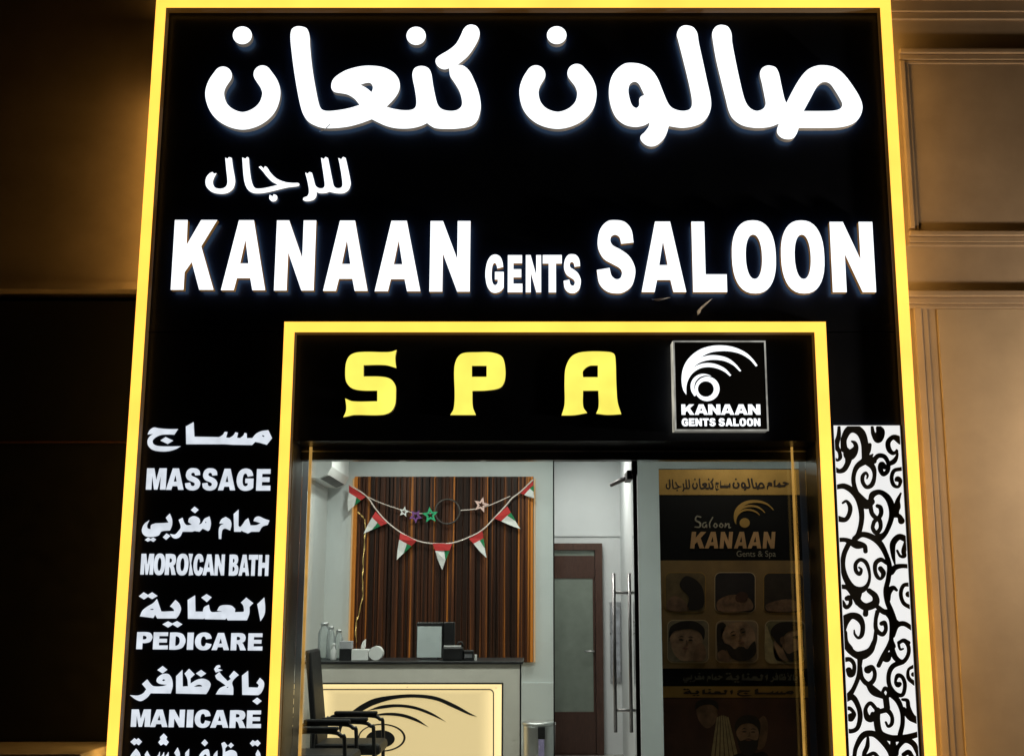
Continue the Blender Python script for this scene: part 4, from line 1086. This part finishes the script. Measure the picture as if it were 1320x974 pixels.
for l in ([[(390,540),(450,512),(540,497),(640,492),(740,503),(830,540),(900,580),(935,598,1),(900,590),(820,555),(740,521),(640,508),(540,516),(450,542),(400,567),(340,602),(300,642),(288,680,1),(282,640),(310,600),(350,568)]],
          [[(415,570,1),(480,546),(560,539),(640,549),(720,579),(788,622,1),(720,592),(640,563),(560,553),(480,561)]],
          [[(415,598,1),(500,580),(580,584),(650,608),(705,647,1),(640,618),(575,598),(500,592)]]):
    plate('motif_arc', dk([smooth_loop(q) for q in l]), YD + 0.013, YD + 0.0185, BK, desk)
plate('motif_ring', dk([ellipse(485, 697, 112, 66), ellipse(483, 697, 104, 60)]), YD + 0.013, YD + 0.0185, BK, desk)
plate('motif_disc', dk([ellipse(478, 703, 68, 42)]), YD + 0.013, YD + 0.0185, BK, desk)
plate('border_line', dk([rrect(192, 467, 1015, 900, 22), rrect(197, 472, 1010, 895, 18)]), YD + 0.013, YD + 0.0185, BK, desk)
for (px, py) in ((605, 458), (188, 455), (1025, 462)):
    p = at(360 + px / 3.667, 760 + py / 3.667, YD + 0.015)
    lathe('panel_screw', [(0.006, 0), (0.006, 0.004)], (p.x, YD + 0.016, p.z - 0.002), M['steel'], desk, 10)

# ---- things on the desk
ZT = dz1 + 0.0225
YI = YD + 0.25
def ip(px): return X(360 + px / 3.667, 850, YI)
def ih(py, y=YI): return Z(760 + py / 3.667, y)
def jar(xc, yc, r, h, label):
    t = thing('glass_jar', label, 'jar', (xc, yc, ZT))
    lathe('jar_body', [(r * 0.8, 0), (r, 0.02), (r, h * 0.7), (r * 0.6, h * 0.85), (r * 0.6, h * 0.9)], (xc, yc, ZT), M['jar'], t)
    lathe('lid', [(r * 0.65, h * 0.905), (r * 0.65, h * 0.98), (r * 0.3, h)], (xc, yc, ZT), M['steel'], t)
jar(ip(200), YI + 0.08, 0.050, 0.30, 'tall clear glass jar at the left end of the desk')
jar(ip(240), YI, 0.034, 0.27, 'slim clear glass bottle beside the tall jar')
jar(ip(272), YI + 0.06, 0.036, 0.24, 'short clear glass bottle behind the small cube box')
t = thing('spray_bottle', 'small white plastic bottle between the glass jars and the cube box', 'bottle', (ip(262), YI - 0.06, ZT))
lathe('bottle_body', [(0.022, 0), (0.024, 0.01), (0.024, 0.075), (0.010, 0.095), (0.010, 0.11)], (ip(262), YI - 0.06, ZT), M['white'], t)
lathe('cap', [(0.012, 0.1105), (0.012, 0.13), (0.006, 0.134)], (ip(262), YI - 0.06, ZT), M['white'], t)
t = thing('cube_box', 'small cube box, grey above and black below, on the desk', 'box', (ip(320), YI - 0.05, ZT))
w = (ip(348) - ip(292)) / 2
hh = ih(240) - ZT
box('lower_half', ip(320) - w, ip(320) + w, YI - 0.1, YI, ZT, ZT + hh * 0.6, M['black'], t, 0.003)
box('upper_half', ip(320) - w, ip(320) + w, YI - 0.1, YI, ZT + hh * 0.6 + 0.001, ZT + hh, pbr('grey_card', (0.4, 0.4, 0.42), 0.6), t, 0.003)
t = thing('tissue_box', 'white tissue box with a tissue pulled up', 'tissue box', (ip(390), YI - 0.06, ZT))
hh = ih(278) - ZT
box('carton', ip(350), ip(428), YI - 0.11, YI + 0.0, ZT, ZT + hh, M['paper'], t, 0.004)
bm = bmesh.new()
c = Vector((ip(398), YI - 0.05, ZT + hh))
add_tube(bm, [c, c + Vector((0.004, 0, 0.025)), c + Vector((0.010, 0.01, 0.055)), c + Vector((0.02, 0.0, 0.075))], [0.016, 0.020, 0.014, 0.004], 7)
link_bm('tissue', bm, M['paper'], t)
t = tag(tube('paper_roll', [(ip(462), YI - 0.1, ZT + 0.055), (ip(462), YI + 0.02, ZT + 0.055)], 0.055, M['paper'], None, 24, loc=(ip(462), YI, ZT)), 'white paper roll lying beside the tissue box', 'paper roll')
t = thing('desk_display', 'black framed desk monitor with pale panel facing the door', 'monitor', (ip(708), YI + 0.05, ZT))
hx0, hx1, hz0, hz1 = ip(648), ip(768), ZT + 0.012, ih(150)
box('casing', hx0 - 0.004, hx1 + 0.006, YI + 0.0, YI + 0.05, hz0, hz1 - 0.004, M['black'], t, 0.006)
box('panel', hx0 + 0.004, hx1 - 0.004, YI - 0.004, YI - 0.001, hz0 + 0.006, ih(172), M['screen_back'], t, 0.002)
box('stand_foot', hx0 + 0.03, hx1 - 0.03, YI - 0.02, YI + 0.14, ZT, ZT + 0.011, M['black'], t, 0.003)
box('side_unit', hx1 + 0.0065, ip(826), YI + 0.02, YI + 0.12, hz0 - 0.011, ih(152), M['black'], t, 0.006)
t = thing('receipt_printer', 'black receipt printer on the desk beside the monitor', 'printer', (ip(825), YI - 0.1, ZT))
box('body', ip(778), ip(872), YI - 0.16, YI - 0.01, ZT, ih(266), M['black'], t, 0.012)
box('paper_strip', ip(782), ip(862), YI - 0.1, YI - 0.085, ih(266) + 0.0, ih(262) + 0.004, M['paper'], t)
tube('cover_hinge', [(ip(840), YI - 0.06, ih(266)), (ip(850), YI - 0.06, ih(245)), (ip(864), YI - 0.06, ih(245)), (ip(870), YI - 0.06, ih(266))], 0.009, M['black'], t, 8)
t = thing('card_reader', 'small black card reader right of the printer', 'card reader', (ip(895), YI - 0.08, ZT))
box('body', ip(874), ip(922), YI - 0.13, YI - 0.04, ZT, ih(282), M['black'], t, 0.006)
box('key_pad', ip(880), ip(915), YI - 0.133, YI - 0.1305, ZT + 0.02, ZT + 0.05, pbr('grey_keys', (0.15, 0.15, 0.16), 0.5), t)
tag(box('paper_slip', ip(925), ip(936), YI - 0.1, YI - 0.06, ZT, ih(303), M['paper'], None, 0.002, loc=(ip(930), YI - .08, ZT)), 'little white stack of slips by the card reader', 'slips')

# ------------------------------------------------------------------ waiting chairs
def make_chair(x, y, label):
    t = thing('waiting_chair', label, 'chair', (x, y, 0), 'black chairs waiting by the desk')
    def B(name, x0, x1, y0, y1, z0, z1, m, bev=0.02): return box(name, x + x0, x + x1, y + y0, y + y1, z0, z1, m, t, bev)
    B('seat', -0.24, 0.26, -0.22, 0.22, 0.42, 0.50, M['leather'], 0.03)
    bm = bmesh.new()
    add_box(bm, -0.022, 0.022, -0.20, 0.20, 0.0, 0.70, 0.018)
    for v in bm.verts:
        k = v.co.z / 0.70
        v.co.x += -0.22 - 0.08 * k + 0.05 * math.sin(k * math.pi)
        v.co.z += 0.46
        v.co += Vector((x, y, 0))
    link_bm('backrest', bm, M['leather'], t)
    for s in (-1, 1):
        yy = y + s * 0.255
        pts = [(x - 0.22, yy, 0.02), (x - 0.22, yy, 0.58), (x - 0.19, yy, 0.635), (x - 0.13, yy, 0.655), (x + 0.12, yy, 0.655), (x + 0.19, yy, 0.63), (x + 0.215, yy, 0.57), (x + 0.225, yy, 0.02)]
        f = tube('arm_frame', smooth_open(pts, 4), 0.014, M['darkmetal'], t, 10)
        box('arm_pad', x - 0.16, x + 0.17, yy - 0.026, yy + 0.026, 0.663, 0.690, M['leather'], f, 0.010)
    for xx in (-0.2, 0.2):
        tube('cross_bar', [(x + xx, y - 0.25, 0.40), (x + xx, y + 0.25, 0.40)], 0.011, M['darkmetal'], t, 8)
    return t
make_chair(X(406, 925, 1.05), 1.25, 'black armchair nearest the glass, partly behind the gold reflection line')
make_chair(X(446, 915, 1.7), 1.90, 'black armchair with high back close to the lit desk front')

# ---- bin by the desk
bx0, bx1 = X(674, 950, 2.15), X(716, 950, 2.15)
zb = Z(931, 2.15)
bn = thing('waste_bin', 'grey steel bin standing right of the desk', 'bin', ((bx0 + bx1) / 2, 2.25, 0))
cxb, rb = (bx0 + bx1) / 2, (bx1 - bx0) / 2
lathe('bin_body', [(rb * 0.92, 0.005), (rb * 0.95, 0.03), (rb, zb - 0.04), (rb, zb - 0.025)], (cxb, 2.15 + rb, 0), M['steel'], bn, 36)
lathe('lid', [(rb * 1.04, zb - 0.024), (rb * 1.04, zb - 0.008), (rb * 0.9, zb)], (cxb, 2.15 + rb, 0), M['steel'], bn, 36)
box('opening', cxb - 0.01, cxb + 0.045, 2.147, 2.16, zb - 0.12, zb - 0.03, M['black'], bn, 0.004)
box('liner_flap', cxb - 0.006, cxb + 0.040, 2.146, 2.158, zb - 0.4, zb - 0.122, pbr('lilac_plastic', (0.35, 0.3, 0.5), 0.4), bn, 0.003)

# ---- wooden door at the end of the passage
yd = YC - 0.06
ddx0, ddx1 = xco - 0.25, X(777, 800, yd)
ddz = Z(700, yd)
wdr = thing('wooden_door', 'red brown wooden door with frosted glass at the passage end', 'door', ((ddx0 + ddx1) / 2, yd, 0))
plate('door_frame', [[(ddx0, 0.005), (ddx1, 0.005), (ddx1, ddz), (ddx0, ddz)], [(ddx0 + 0.07, 0.012), (ddx1 - 0.075, 0.012), (ddx1 - 0.075, ddz - 0.07), (ddx0 + 0.07, ddz - 0.07)]], yd - 0.03, YC - 0.001, M['redwood'], wdr)
zf0, zf1 = Z(917, yd), Z(745, yd)
plate('door_leaf', [[(ddx0 + 0.075, 0.015), (ddx1 - 0.08, 0.015), (ddx1 - 0.08, Z(716, yd)), (ddx0 + 0.075, Z(716, yd))], [(ddx0 + 0.16, zf0), (ddx1 - 0.10, zf0), (ddx1 - 0.10, zf1), (ddx0 + 0.16, zf1)]], yd, yd + 0.035, M['redwood'], wdr)
box('frosted_pane', ddx0 + 0.158, ddx1 - 0.098, yd + 0.01, yd + 0.02, zf0 - 0.003, zf1 + 0.003, M['frost'], wdr)
box('transom', ddx0 + 0.075, ddx1 - 0.08, yd + 0.01, yd + 0.02, Z(716, yd) + 0.002, ddz - 0.072, M['frost'], wdr)
tube('door_handle', [(ddx1 - 0.095, yd - 0.003, 1.02), (ddx1 - 0.095, yd - 0.05, 1.02), (ddx1 - 0.19, yd - 0.05, 1.02)], 0.010, M['steel'], wdr)

nf = thing('wall_notice', 'pale framed notice on the wall seen past the door handles', 'notice', (X(796, 830, YC), YC, 1.3))
box('frame', X(786, 800, YC), X(800, 800, YC), YC - 0.02, YC - 0.001, Z(880, YC), Z(775, YC), M['alu'], nf, 0.003)
box('sheet', X(788, 800, YC), X(798.5, 800, YC), YC - 0.024, YC - 0.0205, Z(872, YC), Z(782, YC), pbr('grey_sheet', (0.35, 0.38, 0.42), 0.5, var=0.4, scale=12), nf)

# ------------------------------------------------------------------ poster behind the right pane
YQ = YG + 0.50
po = thing('poster', 'tall brown and black salon poster standing behind the glass', 'poster', (X(950, 800, YQ), YQ, 0.15))
gold = pbr('print_gold', (0.44, 0.23, 0.05), 0.55, var=0.2, scale=5)
gold2 = pbr('print_dark_gold', (0.30, 0.165, 0.06), 0.55, var=0.25, scale=4)
blackp = pbr('print_black', (0.008, 0.006, 0.005), 0.6, spec=0.2)
skin = pbr('print_skin', (0.42, 0.23, 0.13), 0.6, var=0.5, scale=11)
skin2 = pbr('print_skin_shade', (0.24, 0.12, 0.065), 0.6, var=0.6, scale=14)
lip = pbr('print_lip', (0.26, 0.10, 0.07), 0.6)
print_warm = pbr('print_warm', (0.60, 0.31, 0.13), 0.6, var=0.15, scale=9)
hair = pbr('print_hair', (0.03, 0.018, 0.012), 0.6)
cream = pbr('print_cream', (0.6, 0.42, 0.25), 0.6)
maroon = pbr('print_maroon', (0.10, 0.035, 0.02), 0.6, var=0.4, scale=5)
towel = pbr('print_towel', (0.5, 0.36, 0.18), 0.6, var=0.3, scale=20)
pgx0, pgx1 = X(849, 604, YQ), X(1041, 604, YQ)
box('backing_sheet', pgx0, pgx1, YQ, YQ + 0.006, 0.15, Z(604, YQ), blackp, po)
dp = thing('added_dark_panel', 'dark filler panel added between the poster and the right door jamb', 'filler', (X(1060, 800, YQ), YQ, 0))
box('panel', pgx1 + 0.004, XRR - 0.002, YQ + 0.01, YQ + 0.04, 0.005, ZC - 0.002, M['darkmetal'], dp)  # sheet added to keep the strip beside the poster dark
def band(name, ya, yb, mat): return box(name, pgx0 + 0.0005, pgx1 - 0.0005, YQ - 0.0015, YQ - 0.0003, Z(yb, YQ) if yb else 0.16, Z(ya, YQ), mat, po)
band('header_band', 605, 637.5, gold); band('gold_field', 722, 861, gold2); band('footer_band', 884, 898.5, gold)
band('lower_picture', 899.5, None, maroon)
def pq(name, loops, mat, lay=1, par=None):
    y = YQ - 0.0015 - 0.0012 * lay
    return plate(name, pxloops(loops, y), y, y + 0.001, mat, par or po)
def ctxt(pieces, bx, dst, name, mat, lay=1):
    """Re-set already drawn lettering pieces from their box bx into the box dst."""
    for l in pieces:
        q = [[(dst[0] + (p[0] - bx[0]) / (bx[2] - bx[0]) * (dst[2] - dst[0]), dst[1] + (p[1] - bx[1]) / (bx[3] - bx[1]) * (dst[3] - dst[1])) for p in k] for k in l]
        pq(name, [simplify(k, 0.03) for k in q], mat, lay)
KN = [AR['kenaa'], AR['noon_a'], AR['dot_a'], AR['dot_b']]; SL = [AR['saa'], AR['lo'], AR['noon_b'], AR['dot_c']]
DK = pbr('print_ink', (0.03, 0.014, 0.006), 0.6)
ctxt(LIL, (264, 202, 453, 260), (858, 617, 890, 633), 'band_letter', DK)
ctxt(KN, (264, 33, 620, 170), (892, 616, 920, 631), 'band_letter', DK)
ctxt(SL, (669, 33, 1112, 190), (944, 616, 986, 632), 'band_letter', DK)
ctxt(ARS[0:3], (190, 543, 351, 582), (922, 618, 942, 632), 'band_letter', DK)
ctxt(ARS[3:5], (281, 655, 348, 695), (988, 617, 1018, 631), 'band_letter', DK)
g2 = pbr('print_pale_ink', (0.12, 0.10, 0.07), 0.6)
ctxt(ARS[11:17], (179, 762, 342, 810), (935, 866, 990, 880), 'strap_letter', g2); ctxt(ARS[3:10], (182, 652, 348, 699), (880, 866, 932, 880), 'strap_letter', g2); ctxt(ARS[17:25], (167, 856, 340, 908), (992, 866, 1028, 880), 'strap_letter', g2)
ctxt(ARS[0:3], (190, 543, 351, 582), (950, 886.5, 1024, 897), 'band_letter', DK); ctxt(ARS[11:17], (179, 762, 342, 810), (880, 886.5, 945, 897), 'band_letter', DK)
ar2 = [[(945 + (p[0] - 877) * 0.53, 643 + (p[1] - 443) * 0.5) for p in l] for l in arcs]
pq('emblem', ar2, gold); pq('emblem_disc', [ellipse(960, 673.5, 6.5, 6.2)], gold)
word('KANAAN', crop(830, 590, 5.126, [(305,400),(402,492),(500,580),(595,680),(685,775),(785,862)]), (685, 685), (706.5, 706.5), YQ - 0.003, 0.001, print_warm, po, name='print_letter', slant=0.16)
sc_ = [[(375,390,5),(350,385,5),(342,410,5),(372,430,6),(368,455,5),(338,455,4)], [(410,425,4),(392,432,4),(388,452,4),(402,458,4),(413,440,4),(415,458,4)], [(455,392,4),(435,430,4),(436,458,4)], [(470,432,4),(462,448,4),(475,458,4),(485,445,4),(474,432,4)], [(508,432,4),(500,448,4),(513,458,4),(523,445,4),(512,432,4)], [(540,432,4),(536,458,4),(548,438,4),(562,436,4),(562,460,4),(572,458,4)]]
pale = pbr('print_pale', (0.35, 0.28, 0.2), 0.6)
for lp in brush(strokes_px(830, 590, 5.126, sc_), step=0.2): pq('script_letter', lp, pale)
tcv = bpy.data.curves.new('strapline', 'FONT'); tcv.body = 'Gents & Spa'; tcv.size = 1.0
to = bpy.data.objects.new('strapline', tcv); COL.objects.link(to)
bpy.context.view_layer.update()
me = bpy.data.meshes.new_from_object(to.evaluated_get(bpy.context.evaluated_depsgraph_get()))
bpy.data.objects.remove(to)
bm = bmesh.new(); bm.from_mesh(me); bpy.data.meshes.remove(me)
mx_ = max(v.co.x for v in bm.verts)
xa, xb = X(949, 716, YQ), X(1000, 716, YQ)
k = (xb - xa) / mx_
for v in bm.verts: v.co = Vector((xa + v.co.x * k, YQ - 0.0028, Z(717, YQ) + v.co.y * k * 1.05))
link_bm('strapline', bm, pale, po)
# the small pictures
pics = [(858, 738, 909, 788), (922, 738, 973, 788.5), (985, 738.5, 1035, 789), (861, 799.5, 913, 853), (923.5, 800, 976.5, 853), (987, 800, 1037, 853.5)]
tints = [(0.20, 0.12, 0.05), (0.03, 0.02, 0.02), (0.05, 0.03, 0.02), (0.28, 0.2, 0.12), (0.32, 0.2, 0.12), (0.22, 0.17, 0.08)]
roots = []
for i, (r, tt) in enumerate(zip(pics, tints)):
    pq('picture_border', [rrect(r[0] - 1, r[1] - 1, r[2] + 1, r[3] + 1, 8)], cream if i in (3, 4, 5, 1) else gold, 1)
    roots.append(pq('picture', [rrect(*r, 7)], pbr('print_ground', tt, 0.6, var=0.3, scale=15), 2))
def sl(p): return [smooth_loop(p)]
# 1: dark hair and shoulders bending over
pq('picture_shape', sl([(876,752),(884,742),(896,746),(905,756),(908,770),(906,782),(896,786),(886,784),(888,770),(880,760)]), hair, 3)
pq('picture_shape', sl([(860,775),(868,768),(880,772),(888,786),(862,786)]), skin2, 3)
# 2: reclining client
pq('picture_shape', sl([(924,776),(935,768),(950,766),(965,770),(971,780),(968,786),(927,787)]), skin2, 3)
pq('picture_shape', sl([(948,768),(956,762),(964,766),(962,774),(950,775)]), maroon, 4)
# 3
pq('picture_shape', sl([(987,780),(1000,774),(1018,772),(1032,778),(1031,786),(990,787)]), skin2, 3)
# 4: face with a hand at the cheek
def face(cx, cy, k, rot=0.0, lay=4, dark=hair):
    """brows, closed eyes, nose shadow and mouth of a printed face"""
    c, sn = math.cos(rot), math.sin(rot)
    def T(l): return sl([(cx + k * (a * c - b_ * sn), cy + k * (a * sn + b_ * c)) for a, b_ in l])
    for q in (-1, 1):
        pq('picture_shape', T([(q * 0.62, -0.42), (q * 0.38, -0.54), (q * 0.16, -0.44), (q * 0.38, -0.46)]), dark, lay)
        pq('picture_shape', T([(q * 0.58, -0.22), (q * 0.38, -0.29), (q * 0.18, -0.22), (q * 0.38, -0.17)]), dark, lay)
    pq('picture_shape', T([(0.05, -0.25), (0.16, 0.12), (0.10, 0.20), (-0.12, 0.19), (-0.02, 0.12)]), skin2, lay)
    pq('picture_shape', T([(-0.26, 0.46), (-0.08, 0.41), (0.0, 0.43), (0.08, 0.41), (0.26, 0.46), (0.0, 0.55)]), lip, lay)
pq('picture_shape', sl([(864,815),(870,805),(886,801),(900,806),(906,818),(903,836),(893,850),(877,850),(867,838)]), skin, 3)
pq('picture_shape', sl([(863,822),(864,808),(878,800.5),(896,800.5),(908,810),(907,824),(903,816),(894,811),(880,811),(868,814)]), hair, 4)
face(884, 828, 16, 0.05, 5)
pq('picture_shape', sl([(896,836),(903,828),(908,832),(910,846),(904,852),(894,851)]), skin2, 6)
# 5: bearded client lying back
pq('picture_shape', sl([(929,814),(942,804),(960,801.5),(971,811),(973,828),(962,838),(948,838),(935,830)]), skin, 3)
pq('picture_shape', sl([(934,829),(941,831),(947,836),(952,833),(958,833),(963,836),(968,830),(973,826),(974,842),(962,851),(944,848)]), hair, 4)
pq('picture_shape', sl([(924.5,806),(931,801.5),(936,806),(931,818),(936,834),(934,848),(927,850),(925,838)]), hair, 3)
face(953, 820, 17, -0.3, 5)
pq('picture_shape', sl([(925,842),(932,837),(939,842),(941,851),(928,851.5)]), skin2, 5)
# 6: profile with short hair
pq('picture_shape', sl([(1000,822),(1012,812),(1028,812),(1034,822),(1036,830),(1032,834),(1033,842),(1020,850),(1002,851),(997,838)]), skin, 3)
pq('picture_shape', sl([(993,814),(1002,803),(1020,801),(1035,804),(1034,811),(1018,813),(1009,822),(1008,834),(1000,826)]), hair, 4)
pq('picture_shape', sl([(1009,834),(1016,842),(1026,838),(1034,838),(1032,849),(1018,851)]), hair, 4)
pq('picture_shape', sl([(1022,820),(1030,819),(1031,821),(1024,822.5)]), hair, 4)
pq('picture_shape', sl([(1006,822),(1010,820),(1011,828),(1007,830)]), skin2, 5)
pq('picture_shape', sl([(988,806),(994,822),(1004,846),(1010,852),(988,852)]), towel, 3)
# lower picture: person under a hair towel, striped cape, bearded man
pq('picture_shape', sl([(898,912),(906,903),(920,905),(925,916),(921,932),(911,938),(901,928)]), skin2, 1)
pq('picture_shape', sl([(896,914),(898,904),(910,900.5),(924,904),(926,914),(918,908),(904,909)]), hair, 2)
for k in range(6):
    pq('cape_stripe', sl([(924 + k * 2.6, 921 + abs(k - 2.5), 1), (926 + k * 2.6, 921 + abs(k - 2.5), 1), (919 + k * 7.4, 992, 1), (914 + k * 7.2, 992, 1)]), towel, 1)
pq('picture_shape', sl([(978,928),(985,922),(990,934),(986,960),(978,966),(974,955),(980,942)]), skin2, 1)
pq('picture_shape', sl([(936,990),(944,974),(956,970),(974,970),(984,968),(992,976),(996,992)]), blackp, 2)
pq('picture_shape', sl([(949,940),(953,929),(965,924.5),(976,930),(978,942),(976,956),(970,966),(960,967),(953,958)]), skin, 3)
pq('picture_shape', sl([(948,944),(948,931),(957,922),(972,922),(980,931),(979,946),(976,937),(968,932),(957,933),(951,938)]), hair, 4)
pq('picture_shape', sl([(950,948),(954,954),(959,953),(965,951),(971,953),(976,953),(978,948),(976,964),(968,973),(959,972),(953,964)]), hair, 4)
face(965, 946, 15, 0.03, 5)
